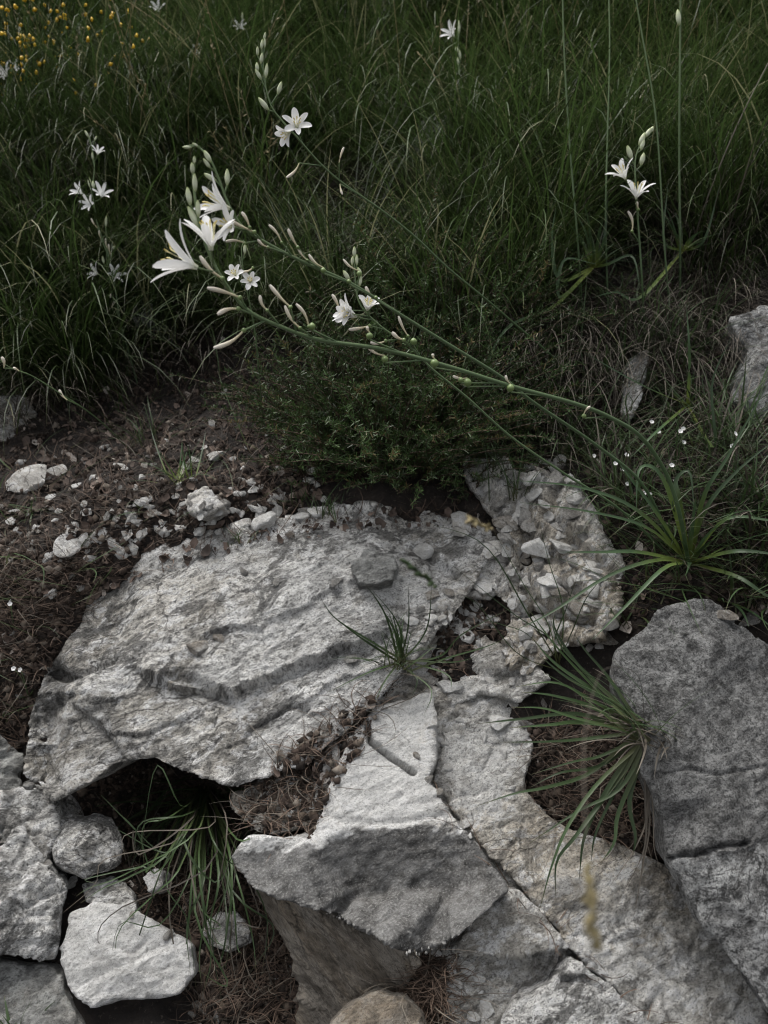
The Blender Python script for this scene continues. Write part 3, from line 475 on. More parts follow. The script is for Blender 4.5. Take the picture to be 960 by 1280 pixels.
def blade_mesh(name, *a, rnd=None, **k):
    v, f, t, i = blades(*a, **k); n = i[-1] + 1; r = rng.random(n) if rnd is None else np.broadcast_to(rnd, (n,)); return mesh_np(name, v, f, {'t': t, 'rnd': r[i]})
def tube_np(path, rad, k=7, cap=True):
    p = np.asarray(path, float); n = len(p); rad = np.broadcast_to(np.asarray(rad, float), (n,)); tg = unit(np.gradient(p, axis=0)); u = np.cross(tg, [.13, .2, 1.0]); bad = np.linalg.norm(u, axis=1) < .15
    u[bad] = np.cross(tg[bad], [1.0, .2, .1]); u = unit(u); w = np.cross(tg, u); an = np.linspace(0, 2 * math.pi, k, endpoint=False)
    v = (p[:, None] + rad[:, None, None] * (u[:, None] * np.cos(an)[None, :, None] + w[:, None] * np.sin(an)[None, :, None])).reshape(-1, 3)
    i = (np.arange(n - 1)[:, None] * k + np.arange(k)[None]); j = (np.arange(n - 1)[:, None] * k + (np.arange(k)[None] + 1) % k)
    return v, np.stack([i, j, j + k, i + k], -1).reshape(-1, 4), np.repeat(np.linspace(0, 1, n), k)
def tube(name, path, rad, mat, parent=None, k=7, rnd=.5):
    v, f, t = tube_np(path, rad, k); off = np.zeros(3) if parent is None else np.array(parent.location)
    if parent is not None and parent.parent is not None: off = off + np.array(parent.parent.location)
    me = mesh_np(name, v - off, f, {'t': t, 'rnd': np.full(len(v), rnd)}); return link(name, me, mat, parent)

# ------------------------------------------------------------------ soil cover: clods, rootlets, leaf litter
ZONES = {'litter': [(-60,520),(60,500),(150,470),(220,430),(300,420),(400,480),(400,620),(380,655),(300,672),(200,700),(120,745),(40,830),(-60,830)],
         'left': [(-60,690),(120,690),(100,780),(40,870),(25,960),(-60,960)], 'hollow': [(60,990),(180,950),(290,985),(300,1040),(310,1110),(380,1180),(400,1290),(240,1290),(240,1180),(130,1100),(60,1020)],
         'mid': [(470,650),(620,640),(660,800),(600,960),(520,990),(470,880),(590,740)], 'bowl': [(600,940),(680,900),(800,900),(840,1090),(720,1050),(640,980)],
         'below': [(470,1200),(560,1190),(690,1195),(650,1250),(600,1290),(470,1290)], 'bank': [(600,400),(760,330),(980,330),(1000,760),(780,800),(740,640),(620,600)], 'edge': [(860,1120),(960,1290),(1000,1290),(900,1140)],
         'rim': [(120,745),(160,708),(240,680),(330,660),(420,645),(520,632),(600,645),(590,665),(520,658),(420,668),(330,682),(240,702),(170,730)],
         'joint': [(520,985),(540,975),(600,1050),(660,1110),(770,1225),(830,1290),(810,1295),(750,1235),(640,1125),(590,1065)],
         'seam': [(380,920),(500,850),(470,900),(410,1000),(390,1050),(310,1040),(300,1010)]}
def scatter(zone, n, over=0):
    over = {'rim': .5, 'joint': .8, 'seam': .5}.get(zone, over)
    pl = ZONES[zone]; xs, ys = zip(*pl); out = []
    for _ in range(n * 12):
        if len(out) >= n: break
        x, y = random.uniform(min(xs), max(xs)), random.uniform(min(ys), max(ys))
        if in_poly(np.array([x]), np.array([y]), pl)[0]:
            p, nm = hit(x, y)
            if p is not None and (hit.soil or random.random() < over): out.append((p, nm))
    return np.array([o[0] for o in out]), np.array([o[1] for o in out])
ico = np.array([[0,0,1],[.9,0,.3],[-.3,.85,.3],[-.3,-.85,.3],[.3,.5,-.6],[.3,-.5,-.6],[-.8,0,-.5]]); icf = np.array([[0,1,2],[0,2,3],[0,3,1],[1,4,2],[1,5,4],[1,3,5],[2,4,6],[2,6,3],[3,6,5],[4,5,6]])
def clods(name, spec, label, cat, smin, smax, mat):
    Vs, Fs, R_ = [], [], []; o = 0
    for z, n in spec:
        p, nm = scatter(z, n)
        for c, q in zip(p, nm):
            s = smin + (smax - smin) * random.random() ** 2.5; w = ico * rng.uniform(.6, 1.3, ico.shape) * s; a = random.uniform(0, 6.28); w = w @ np.array([[math.cos(a), -math.sin(a), 0], [math.sin(a), math.cos(a), 0], [0, 0, .8]])
            Vs.append(w + c + q * s * .2); Fs.append(icf + o); R_.append(np.full(len(ico), random.random())); o += len(ico)
    return tag(link(name, mesh_np(name, np.vstack(Vs), np.vstack(Fs), {'rnd': np.concatenate(R_)}, smooth=False), M[mat]), label, cat, kind='stuff')
clods('soil_crumbs', [('litter', 2600), ('left', 1500), ('hollow', 2600), ('mid', 220), ('bowl', 1500), ('below', 1200), ('bank', 2200), ('edge', 300), ('seam', 500)], 'loose dark soil crumbs between the rocks', 'soil', .0012, .009, 'clod')
def flat_fibres(name, spec, label, cat, mat, lmin, lmax, wid, lift=.35, droop=None):
    rt, az, le, cu, ln, da = [], [], [], [], [], []
    for z, n in spec:
        p, nm = scatter(z, n)
        for c, q in zip(p, nm):
            rt.append(c + q * .001); az.append(random.uniform(0, 6.28) if droop is None else random.gauss(droop, .8)); le.append(random.uniform(.5, 1.3)); cu.append(random.uniform(.3, 1.3)); ln.append(random.uniform(lmin, lmax)); da.append(random.gauss(0, 1.5))
    return tag(link(name, blade_mesh(name, np.array(rt), np.array(az), np.array(le), np.array(cu), np.array(ln), rng.uniform(wid * .6, wid * 1.5, len(rt)), nseg=6, daz=np.array(da), base_w=1), M[mat]), label, cat, kind='stuff')
flat_fibres('dry_rootlets', [('litter', 2200), ('left', 1400), ('hollow', 1500), ('mid', 120), ('bowl', 900), ('below', 900), ('bank', 1500), ('edge', 160), ('seam', 420), ('rim', 160), ('joint', 40)], 'thin brown rootlets matted over the soil', 'roots', 'root', .02, .06, .0011)
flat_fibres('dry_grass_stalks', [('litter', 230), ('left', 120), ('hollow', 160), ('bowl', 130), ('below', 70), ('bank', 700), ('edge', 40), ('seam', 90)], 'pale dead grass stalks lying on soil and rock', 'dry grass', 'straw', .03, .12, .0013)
flat_fibres('bank_grass', [('bank', 1300), ('left', 50), ('litter', 60)], 'scattered thin green blades on the bank', 'grass', 'tuft', .05, .17, .0021)
def litter(name, spec, label):
    Vs, Fs, R_, T_ = [], [], [], []; o = 0
    for z, n in spec:
        p, nm = scatter(z, n)
        for c, q in zip(p, nm):
            s = .003 + .0085 * random.random() ** 1.6; a = random.uniform(0, 6.28); up = unit(q * .8 + rng.normal(0, .45, 3)); x = unit(np.cross(up, [math.cos(a), math.sin(a), .1])); y = np.cross(up, x)
            k = 7; an = np.linspace(0, 2 * math.pi, k, endpoint=False); rr = s * rng.uniform(.55, 1.1, k); e = random.uniform(.4, .9)
            ring = c + up * s * .25 + (x * (np.cos(an) * rr)[:, None] + y * (np.sin(an) * rr * e)[:, None]) + up * (rng.uniform(-.1, .45, k) * s)[:, None]
            Vs.append(np.vstack([c + up * s * .12, ring])); Fs.append(np.array([[o, o + 1 + i, o + 1 + (i + 1) % k] for i in range(k)])); R_.append(np.full(k + 1, random.random())); T_.append(rng.random(k + 1)); o += k + 1
    return tag(link(name, mesh_np(name, np.vstack(Vs), np.vstack(Fs), {'rnd': np.concatenate(R_), 't': np.concatenate(T_)}, smooth=False), M['litter']), label, 'leaf litter', kind='stuff')
litter('leaf_litter', [('litter', 1500), ('left', 200), ('bank', 380), ('hollow', 120), ('mid', 20), ('below', 70), ('bowl', 60), ('rim', 110), ('seam', 60)], 'broken dead leaves and bark flakes on the soil')

# ------------------------------------------------------------------ hillside grass
def hill_pts(n, x0, x1, y0, y1, keep):
    out = []
    while len(out) < n:
        x = rng.uniform(x0, x1, 4 * n); y = y0 + (y1 - y0) * rng.random(4 * n) ** 1.25; z = ground(x, y); p = np.stack([x, y, z], 1); px, py, d = project(p)
        m = keep(px, py, p); out.extend(p[m].tolist())
    return np.array(out[:n])
EDGE = [(-2000,520),(-100,520),(0,505),(80,500),(150,455),(230,435),(300,410),(360,400),(420,440),(600,420),(650,400),(690,345),(740,318),(850,312),(920,310),(960,320),(3000,280)]   # where the turf ends on the bank
ex, ey = zip(*EDGE)
HOLLOW = [(370,210),(520,230),(570,340),(430,410),(340,380),(340,300)]        # bare dark hollow in the bank
def turf(px, py, p): return (py < np.interp(px, ex, ey) + 10 * fbm(p * 9, 2, 77)) & ~(in_poly(px, py, HOLLOW) & (rng.random(len(px)) < .75))
def anybank(px, py, p): return py < np.interp(px, ex, ey) + 25
def grass_mass(name, ntus, nbl, x0, x1, y0, y1, label, lmin, lmax, wid, nseg, spread, mat='green', lean=(.05, .55), curve=(.5, 1.5), keep=turf, kind='stuff', slope_pull=.6):
    c = hill_pts(ntus, x0, x1, y0, y1, keep); per = np.maximum(6, rng.poisson(nbl, ntus)); tid = np.repeat(np.arange(ntus), per); N = len(tid)
    a = rng.uniform(0, 2 * math.pi, N); r = spread * np.sqrt(rng.random(N)) * rng.uniform(.6, 1.3, ntus)[tid]; rt = c[tid] + np.stack([r * np.cos(a), r * np.sin(a), np.zeros(N)], 1); rt[:, 2] = ground(rt[:, 0], rt[:, 1]) - .006
    dx = np.cos(a) + rng.normal(0, .35, N); dy = np.sin(a) + rng.normal(0, .35, N) - slope_pull; az = np.arctan2(dy, dx)
    ts = rng.uniform(.7, 1.25, ntus)[tid]; L = rng.uniform(lmin, lmax, N) * ts; le = lean[0] + (lean[1] - lean[0]) * (.25 + .75 * r / (spread * 1.3)) * rng.uniform(.4, 1.25, N); cu = rng.uniform(*curve, N) * rng.uniform(.6, 1.3, ntus)[tid]
    tone = np.clip((rng.normal(.42, .16, ntus) + .3 * fbm(c * 1.7, 2, 61))[tid] + rng.normal(0, .18, N), 0, .84); dry = rng.random(N) < np.clip(rng.normal(.06, .05, ntus), 0, 1)[tid]; tone = np.where(dry, .97, tone)
    v, f, t, i = blades(rt, az, le, cu, L, rng.uniform(.6, 1.4, N) * wid, nseg=nseg, daz=rng.normal(0, .4, N)); o = link(name, mesh_np(name, v, f, {'t': t, 'rnd': tone[i]}), M[mat]); return tag(o, label, 'grass', kind=kind)
grass_mass('hillside_grass', 430, 135, -1.2, 1.2, 1.3, 2.8, 'long fine green grass covering the slope', .14, .38, .0027, 8, .055, curve=(.6, 2.2), lean=(.05, 1.0))
grass_mass('distant_grass', 620, 60, -2.6, 2.6, 2.6, 5.6, 'tall grass on the upper slope', .20, .48, .0036, 6, .075, curve=(.4, 1.8))
grass_mass('arching_grass', 190, 30, -1.3, 1.3, 1.35, 3.2, 'longest arching blades rising over the slope grass', .26, .50, .0036, 10, .03, curve=(1.1, 2.4), lean=(.1, .6))
grass_mass('dead_grass_thatch', 420, 36, -1.1, 1.1, 1.3, 2.4, 'grey brown dead thatch under the grass', .10, .24, .0017, 6, .05, mat='straw', lean=(.5, 1.1), curve=(.8, 1.7), slope_pull=.9, keep=anybank)
# ------------------------------------------------------------------ tussocks that can be told apart
def tussock(name, px, py, label, n, lmin, lmax, wid, mat, lean=(.1, .8), curve=(.8, 1.8), spread=.03, face=-1.57, aspread=1.0, group=None, ndry=0):
    p, nm = hit(px, py); r_ = thing(name, p, label, 'grass', group)
    for nm_, k, mt in (('green_blades', n, mat), ('dead_blades', ndry, 'straw')):
        if not k: continue
        rt = rng.normal(0, spread, (k, 3)); rt[:, 2] = -.004 - np.abs(rt[:, 1]) * .2 + rt[:, 1] * .5
        me = blade_mesh(nm_, rt, rng.normal(face, aspread, k), rng.uniform(*lean, k), rng.uniform(*curve, k), rng.uniform(lmin, lmax, k), rng.uniform(.6, 1.4, k) * wid, nseg=8, daz=rng.normal(0, .3, k), rnd=np.clip(rng.normal(.4, .2, k), 0, .8))
        tag(link(nm_, me, M[mt], r_), kind='stuff')
    return r_
tussock('grass_tussock', 200, 385, 'big drooping green tussock overhanging the litter', 420, .16, .32, .0026, 'green', aspread=1.3, spread=.05, ndry=120)
tussock('grass_tussock', 70, 330, 'arching tussock by the two slender flowering stems', 380, .18, .36, .0026, 'green', aspread=1.3, spread=.06, ndry=50)
tussock('grass_tussock', 320, 330, 'dark tussock above the bare soil hollow', 300, .14, .28, .0023, 'green', aspread=1.2, spread=.05, ndry=120)
tussock('grass_tussock', 120, 480, 'low green tussock at the left edge of the litter', 220, .08, .2, .002, 'green', aspread=1.4, spread=.04, ndry=30)
for x, y, n, lab in [(690, 425, 420, 'curtain of dead grass hanging left of the upright stone'), (745, 430, 420, 'dead grass curtain hanging below the arching rosette'), (850, 420, 380, 'dead grass hanging right of the upright stone'), (905, 400, 300, 'dead grass hanging beside the bank rock'), (940, 290, 460, 'tangle of dead grass hanging above the bank rock'), (880, 330, 380, 'dead grass hanging over the bank under the tall stems'), (650, 455, 240, 'dead grass at the edge of the heath shrub')]:
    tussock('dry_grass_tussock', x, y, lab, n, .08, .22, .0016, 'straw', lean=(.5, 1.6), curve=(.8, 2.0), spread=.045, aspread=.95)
for x, y, n, lab in [(640, 400, 260, 'green tussock between the heath and the arching rosette'), (790, 290, 240, 'green tussock behind the two yellow green rosettes'), (690, 300, 280, 'green tussock behind the arching rosette'), (900, 335, 240, 'green tussock over the dead grass by the tall stems'), (960, 300, 240, 'green tussock above the tangle of dead grass'), (560, 345, 260, 'green tussock behind the rusty heath shrub')]:
    tussock('grass_tussock', x, y, lab, n, .12, .30, .0026, 'green', lean=(.05, .8), curve=(.4, 1.7), spread=.035, aspread=1.5, ndry=60)
for x, y, n, lab in [(670, 470, 70, 'thin green tussock growing through the dead grass curtain'), (770, 470, 60, 'green tussock on the bank left of the small rosette'), (830, 450, 60, 'green tussock beside the upright stone'), (910, 560, 90, 'green tussock on the bank above the long leaved rosette'), (720, 560, 70, 'green tussock under the three lily stems'), (790, 620, 60, 'green tussock among the tiny white flowers'), (930, 640, 80, 'green tussock right of the largest rosette'), (650, 540, 60, 'green tussock between heath shrub and crumbling rock'), (955, 740, 60, 'green tussock behind the lichen boulder')]:
    tussock('grass_tussock', x, y, lab, n, .07, .20, .0026, 'tuft', lean=(.1, 1.1), curve=(.3, 1.6), spread=.025, aspread=1.8, ndry=40)
# ------------------------------------------------------------------ heath shrub
def heath(px, py, d, rx, rz, nst, label, slen=(.08, .17)):
    base = P(px, py, d); g = drop(base); r_ = thing('heath_shrub', g, label, 'shrub'); st_v, st_f, st_t, nd = [], [], [], []; o = 0
    for k in range(nst):
        a = random.uniform(0, 6.28); rr = math.sqrt(random.random()); x = g[0] + rx * rr * math.cos(a); y = g[1] + .8 * rx * rr * math.sin(a); z = ground(x, y)[0]
        ln = random.uniform(*slen) * (1.25 - .5 * rr) + rz * (1 - rr * rr) * random.uniform(.4, 1); dirv = unit(np.array([.8 * rr * math.cos(a) + random.gauss(0, .3), .7 * rr * math.sin(a) - .35 + random.gauss(0, .3), 1.0]))
        t = np.linspace(0, 1, 9); pth = np.array([x, y, z])[None] + dirv[None] * (ln * t)[:, None] + np.stack([.02 * np.sin(3 * t + k), .02 * np.cos(2.3 * t + k), .0 * t], 1) * t[:, None] - np.array([0, .12 * ln, .25 * ln])[None] * (t ** 2)[:, None]
        v, f, tt = tube_np(pth, np.linspace(.0012, .0004, 9), 4); st_v.append(v); st_f.append(f + o); st_t.append(tt); o += len(v)
        m_ = int(ln / .0022); u = rng.uniform(.15, 1, m_); pp = np.stack([np.interp(u, t, pth[:, j]) for j in range(3)], 1); nd.append((pp, np.full(m_, random.random()), np.tile(dirv, (m_, 1))))
    tag(link('twigs', mesh_np('twigs', np.vstack(st_v) - g, np.vstack(st_f), {'t': np.concatenate(st_t), 'rnd': np.full(o, .5)}), M['root'], r_), kind='stuff')
    pp = np.vstack([x[0] for x in nd]); rr = np.concatenate([x[1] for x in nd]); dv = np.vstack([x[2] for x in nd]); n_ = len(pp); q = unit(dv * .7 + rng.normal(0, .6, (n_, 3))); s = unit(np.cross(q, rng.normal(size=(n_, 3)))); ln = rng.uniform(.005, .010, n_)[:, None]; w = .0007
    v = np.stack([pp - s * w, pp + s * w, pp + q * ln + s * w * .5, pp + q * ln - s * w * .5], 1).reshape(-1, 3) - g
    tag(link('needles', mesh_np('needles', v, np.arange(4 * n_).reshape(-1, 4), {'t': np.tile([0, 0, 1, 1], n_), 'rnd': np.repeat(np.clip(rr + rng.normal(0, .12, n_), 0, 1), 4)}), M['heath'], r_), kind='stuff'); return r_
heath(490, 585, 1.24, .10, .12, 300, 'dense dark green heath shrub above the slab', slen=(.06, .23))
heath(430, 520, 1.33, .10, .13, 240, 'dark heath shrub beside the bare soil hollow', slen=(.06, .24))
heath(565, 520, 1.28, .09, .14, 220, 'heath shrub below the grass slope beside the dead grass', slen=(.06, .25))
heath(520, 430, 1.42, .12, .13, 260, 'heath shrub half mixed with grass behind the others', slen=(.08, .26))
heath(610, 440, 1.36, .08, .10, 150, 'small heath shrub beside the curtain of dead grass', slen=(.06, .22))
heath(405, 600, 1.22, .05, .04, 90, 'low heath sprigs at the upper rim of the slab', slen=(.04, .12))
heath(575, 590, 1.20, .05, .05, 90, 'low heath sprigs spilling beside the crumbling rock', slen=(.04, .14))
# ------------------------------------------------------------------ near grass tufts: every blade a part
def bez_leaf(name, pts, width, mat, parent, fold=.35, nseg=14, rnd=None, base_w=.8, power=2.2, face=None):
    """A leaf along a curved path, given as world points."""
    p = spline(pts, nseg + 1); tg = unit(np.gradient(p, axis=0)); toward = unit(CAM + np.array([0, .1, .7]) - p) if face is None else np.broadcast_to(np.asarray(face, float), p.shape)
    side = unit(np.cross(tg, toward)); nm = np.cross(side, tg); t = np.linspace(0, 1, nseg + 1); w = width * .5 * (base_w + (1 - base_w) * np.minimum(1, t * 5)) * np.maximum(.05, 1 - t ** power)
    v = np.stack([p - side * w[:, None], p - nm * (w * fold)[:, None], p + side * w[:, None]], 1).reshape(-1, 3); K = 3; b_ = (np.arange(nseg) * K)[:, None] + np.arange(2)[None]
    f = np.stack([b_, b_ + 1, b_ + K + 1, b_ + K], -1).reshape(-1, 4); off = np.array(parent.location)
    return link(name, mesh_np(name, v - off, f, {'t': np.repeat(t, 3), 'rnd': np.full(len(v), random.random() if rnd is None else rnd)}), M[mat], parent)
def tuft(px, py, label, n, lmin, lmax, wid, az=(-1.57, 1.2), lean=(.2, .9), curve=(.3, 1.2), spread=.012, mat='tuft', dry=0, lift=0, group=None, up=0, tone=None):
    p, nm = hit(px, py); p = p + np.array([0, 0, lift]); r_ = thing('grass_tuft', p, label, 'grass tuft', group)
    for k in range(n + dry):
        rt = rng.normal(0, spread, (1, 3)); rt[:, 2] = -.004 + up * 0
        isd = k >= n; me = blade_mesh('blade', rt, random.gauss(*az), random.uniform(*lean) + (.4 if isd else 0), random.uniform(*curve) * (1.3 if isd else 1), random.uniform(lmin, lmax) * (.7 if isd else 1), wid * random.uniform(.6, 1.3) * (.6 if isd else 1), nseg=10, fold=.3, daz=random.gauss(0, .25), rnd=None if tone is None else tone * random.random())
        link('dead_blade' if isd else 'blade', me, M['straw' if isd else mat], r_)
    return r_
def px_blades(root, specs, wid, mat='tuft', name='blade', jitter=4):
    """Blades that follow paths seen in the photo: each spec is a list of (x, y, distance) after the root."""
    rp = np.array(root.location)
    for sp in specs:
        bez_leaf(name, [rp + rng.normal(0, .006, 3) - np.array([0, 0, .004])] + [P(x + random.gauss(0, jitter), y + random.gauss(0, jitter), d) for x, y, d in sp], wid * random.uniform(.75, 1.25), mat, root)
t1 = tuft(500, 826, 'short spiky grass tuft rooted in the seam of the big slab', 30, .03, .085, .0026, az=(-1.9, 2.2), lean=(.05, 1.0), curve=(.1, .8), dry=22)
px_blades(t1, [[(480,775,1.0),(450,728,.97)], [(495,780,1.0),(470,740,.96)], [(470,810,1.0),(425,770,.97),(408,752,.95)], [(460,800,.99),(418,775,.96)], [(512,780,1.0),(512,735,.97)], [(530,780,1.0),(535,728,.97)], [(490,790,1.0),(462,745,.98)], [(505,790,1.0),(492,752,.99)], [(450,845,.99),(410,872,.97)], [(560,825,1.0),(600,808,.97),(625,800,.95)], [(560,830,1.0),(590,818,.98)], [(550,820,1.0),(585,790,.97),(640,765,.94)], [(540,860,.985),(535,895,.96)], [(520,850,.99),(515,868,.98)], [(480,850,.99),(470,880,.975)], [(550,845,.99),(562,862,.97)]], .0027)
t2 = tuft(806, 915, 'long bladed green grass tuft under the left edge of the boulder', 26, .06, .14, .0042, az=(3.4, .6), lean=(.3, 1.0), curve=(.2, 1.0), dry=30, spread=.014)
px_blades(t2, [[(740,850,.90),(690,800,.89),(650,762,.89)], [(745,860,.90),(705,812,.89),(680,770,.89)], [(750,870,.9),(700,835,.89),(665,800,.89)], [(755,880,.89),(710,845,.88),(672,822,.88)], [(730,840,.9),(700,790,.9),(690,765,.9)], [(760,860,.9),(730,815,.9),(712,790,.9)], [(745,885,.89),(700,870,.88),(655,860,.87)], [(730,892,.89),(660,897,.87),(600,904,.86)], [(735,905,.89),(690,910,.87),(640,905,.86)], [(740,925,.88),(690,935,.87),(625,932,.86)], [(720,900,.88),(680,880,.87),(640,885,.86)],
  [(740,965,.88),(680,985,.86),(640,990,.85),(598,1004,.85)], [(750,980,.87),(710,1030,.85),(690,1085,.84),(680,1138,.84)], [(755,985,.87),(720,1040,.85),(700,1080,.85),(690,1120,.85)], [(760,990,.87),(730,1050,.86),(715,1090,.86)], [(770,1000,.87),(745,1050,.86),(735,1080,.86)], [(790,1000,.87),(795,1040,.86),(793,1078,.86)], [(770,985,.87),(720,1010,.86),(660,1060,.86)], [(745,960,.88),(700,970,.86),(665,990,.86)], [(780,1010,.87),(770,1055,.86),(750,1075,.86)], [(750,940,.88),(715,955,.87),(660,965,.86)], [(740,870,.9),(690,850,.88),(640,858,.88)]], .0048)
px_blades(t2, [[(810,1010,.86),(800,1060,.85),(770,1130,.85)], [(815,1020,.86),(805,1080,.85),(785,1150,.85)], [(800,1010,.87),(790,1060,.86),(765,1110,.86)], [(815,1010,.86),(820,1060,.85),(835,1100,.85)], [(805,1020,.86),(800,1090,.85),(800,1140,.85)]], .0018, 'straw', 'dead_blade')
t3 = tuft(255, 985, 'shade-darkened drooping grass tuft hanging in the hollow under the slab', 60, .10, .20, .0032, az=(-1.7, .8), lean=(.9, 1.6), curve=(.7, 1.6), dry=60, spread=.018, tone=.2)  # low tone puts the hollow's shade into the blade colour
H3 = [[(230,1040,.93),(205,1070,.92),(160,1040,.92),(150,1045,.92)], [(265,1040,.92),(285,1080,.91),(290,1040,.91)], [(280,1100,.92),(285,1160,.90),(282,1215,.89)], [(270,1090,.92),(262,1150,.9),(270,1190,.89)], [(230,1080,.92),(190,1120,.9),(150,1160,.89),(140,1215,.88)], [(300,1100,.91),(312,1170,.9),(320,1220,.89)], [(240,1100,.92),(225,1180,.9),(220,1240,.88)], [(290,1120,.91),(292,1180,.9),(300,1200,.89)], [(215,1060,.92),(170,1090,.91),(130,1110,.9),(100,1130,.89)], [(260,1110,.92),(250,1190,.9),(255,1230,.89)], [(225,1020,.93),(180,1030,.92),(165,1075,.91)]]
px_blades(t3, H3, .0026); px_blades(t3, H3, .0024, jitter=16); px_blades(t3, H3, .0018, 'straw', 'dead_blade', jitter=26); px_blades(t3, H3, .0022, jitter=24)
tuft(228, 598, 'spidery pale green tuft growing in the brown litter', 26, .05, .11, .0024, az=(0, 3), lean=(.5, 1.2), curve=(.2, .8), mat='lilyleaf', dry=6)
tuft(405, 640, 'small green tuft at the top edge of the slab', 26, .03, .07, .002, az=(-1.57, 2), lean=(.1, .9), dry=4)
tuft(375, 628, 'wispy tuft beside pale stones above the slab', 14, .03, .06, .0018, az=(-1.57, 2), lean=(.1, .8))
tuft(40, 645, 'small tuft beside white stones on the left litter', 22, .03, .07, .0022, az=(-1.57, 2), lean=(.3, 1.1))
tuft(298, 672, 'tiny tuft at the rim of the slab near the litter', 16, .02, .045, .0017, az=(-1.57, 2), lean=(.3, 1.1))
tuft(640, 620, 'thin tuft growing from the crumbling rock', 20, .05, .12, .0022, az=(-1.57, 2), lean=(.05, .6), dry=6)
tuft(640, 480, 'upright green tuft between heath and hanging dry grass', 40, .08, .2, .0028, az=(-1.57, 2), lean=(.05, .5), curve=(.2, 1.0), dry=10)
tuft(180, 555, 'sparse tuft of thin blades in the litter below the tussock', 22, .06, .13, .0022, az=(-1.57, 2), lean=(.2, 1.0), dry=4)
tuft(12, 1300, 'fresh green tuft below the smooth grey slab', 20, .02, .05, .003, az=(-1.57, 2), lean=(.2, 1.0))
# thin grass stems leaning over the crumbling rock
tg = thing('slender_grass', hit(700, 835)[0], 'slender grass with crossing thin stems over the crumbling rock', 'grass')
px_blades(tg, [[(660,770,.98),(600,690,.93),(530,655,.90)], [(690,780,.98),(650,720,.94),(610,650,.91)], [(680,800,.98),(640,760,.95),(560,690,.92)], [(700,760,.98),(690,700,.95),(672,650,.94)], [(660,800,.98),(630,780,.96),(590,770,.95)], [(720,790,.97),(740,730,.95),(790,690,.93)], [(690,800,.98),(700,760,.96),(720,720,.95)], [(650,810,.98),(600,750,.95),(570,742,.93)]], .0019, 'tuft', 'stem')

# ------------------------------------------------------------------ leaf rosettes
def rosette(px, py, label, n, lmin, lmax, wid, extra=(), lean=(.5, 1.25), curve=(.3, .9), azr=None, lift=.0):
    p, nm = hit(px, py); p = p + np.array([0, 0, lift]); r_ = thing('leaf_rosette', p, label, 'plant', 'leaf rosettes on the bank')
    for k in range(n):
        a = 2 * math.pi * k / n + random.gauss(0, .25) if azr is None else random.uniform(*azr)
        me = blade_mesh('leaf', np.array([[.006 * math.cos(a), .006 * math.sin(a), -.004]]), a, random.uniform(*lean), random.uniform(*curve), random.uniform(lmin, lmax), wid * random.uniform(.8, 1.15), nseg=12, fold=-.35, daz=random.gauss(0, .2), base_w=.9); link('leaf', me, M['lilyleaf'], r_)
    for sp in extra: bez_leaf('leaf', [p - np.array([0, 0, .004])] + [P(*q) for q in sp], wid * random.uniform(.85, 1.1), 'lilyleaf', r_)
    return r_
rosA = rosette(862, 700, 'largest rosette of strap leaves above the lichen boulder', 24, .07, .15, .0058, lean=(.3, 1.15), extra=[
    [(800,640,.96),(730,610,.94),(640,600,.92)], [(810,660,.96),(740,640,.94),(650,628,.92)], [(820,700,.96),(760,720,.94),(690,765,.92),(640,790,.91)], [(830,710,.95),(780,760,.93),(740,800,.92)], [(800,690,.96),(750,690,.94),(700,690,.93)], [(820,640,.97),(790,600,.96),(760,560,.96)], [(880,620,.97),(910,570,.95),(965,470,.93)], [(880,640,.97),(920,590,.95),(975,545,.93)], [(910,690,.95),(950,690,.93),(1000,700,.92)], [(920,720,.94),(960,745,.92),(1000,760,.91)], [(850,630,.97),(845,600,.97),(862,590,.96),(868,640,.95)], [(830,600,.97),(800,585,.96),(795,640,.95)], [(905,650,.96),(960,650,.94),(1000,660,.93)]])
rosB = rosette(737, 388, lift=.075, label='yellow green rosette with arching leaves beside the dry grass curtain', n=17, lmin=.05, lmax=.12, wid=.006, lean=(.2, 1.2), extra=[[(690,385,1.28),(640,405,1.24),(615,440,1.22),(609,478,1.2)], [(700,350,1.3),(690,300,1.28),(695,260,1.27)], [(760,330,1.3),(790,320,1.27),(800,360,1.25)], [(755,300,1.3),(760,240,1.3)], [(700,372,1.28),(705,325,1.26),(745,330,1.25)]])
rosC = rosette(846, 368, lift=.075, label='yellow green rosette under the tall stems on the bank', n=16, lmin=.05, lmax=.12, wid=.0058, lean=(.2, 1.2), extra=[[(830,300,1.3),(835,230,1.3)], [(880,300,1.3),(900,230,1.28)], [(800,372,1.27),(770,365,1.26),(740,372,1.25)]])
rosD = rosette(858, 515, lift=.015, label='small rosette above the tiny white flowers', n=8, lmin=.05, lmax=.12, wid=.0042, extra=[[(800,480,1.03),(730,440,1.0)], [(862,450,1.05),(858,380,1.04)], [(893,560,1.02),(890,480,1.0),(915,420,.99)], [(820,540,1.02),(790,570,1.0)]])
rosE = rosette(985, 640, 'rosette with long leaves beyond the largest rosette', 14, .08, .18, .005, azr=(1.8, 4.5))
rosF = rosette(900, 745, 'flat rosette of drooping leaves at the top of the boulder', 10, .05, .11, .0048, lean=(.8, 1.4))

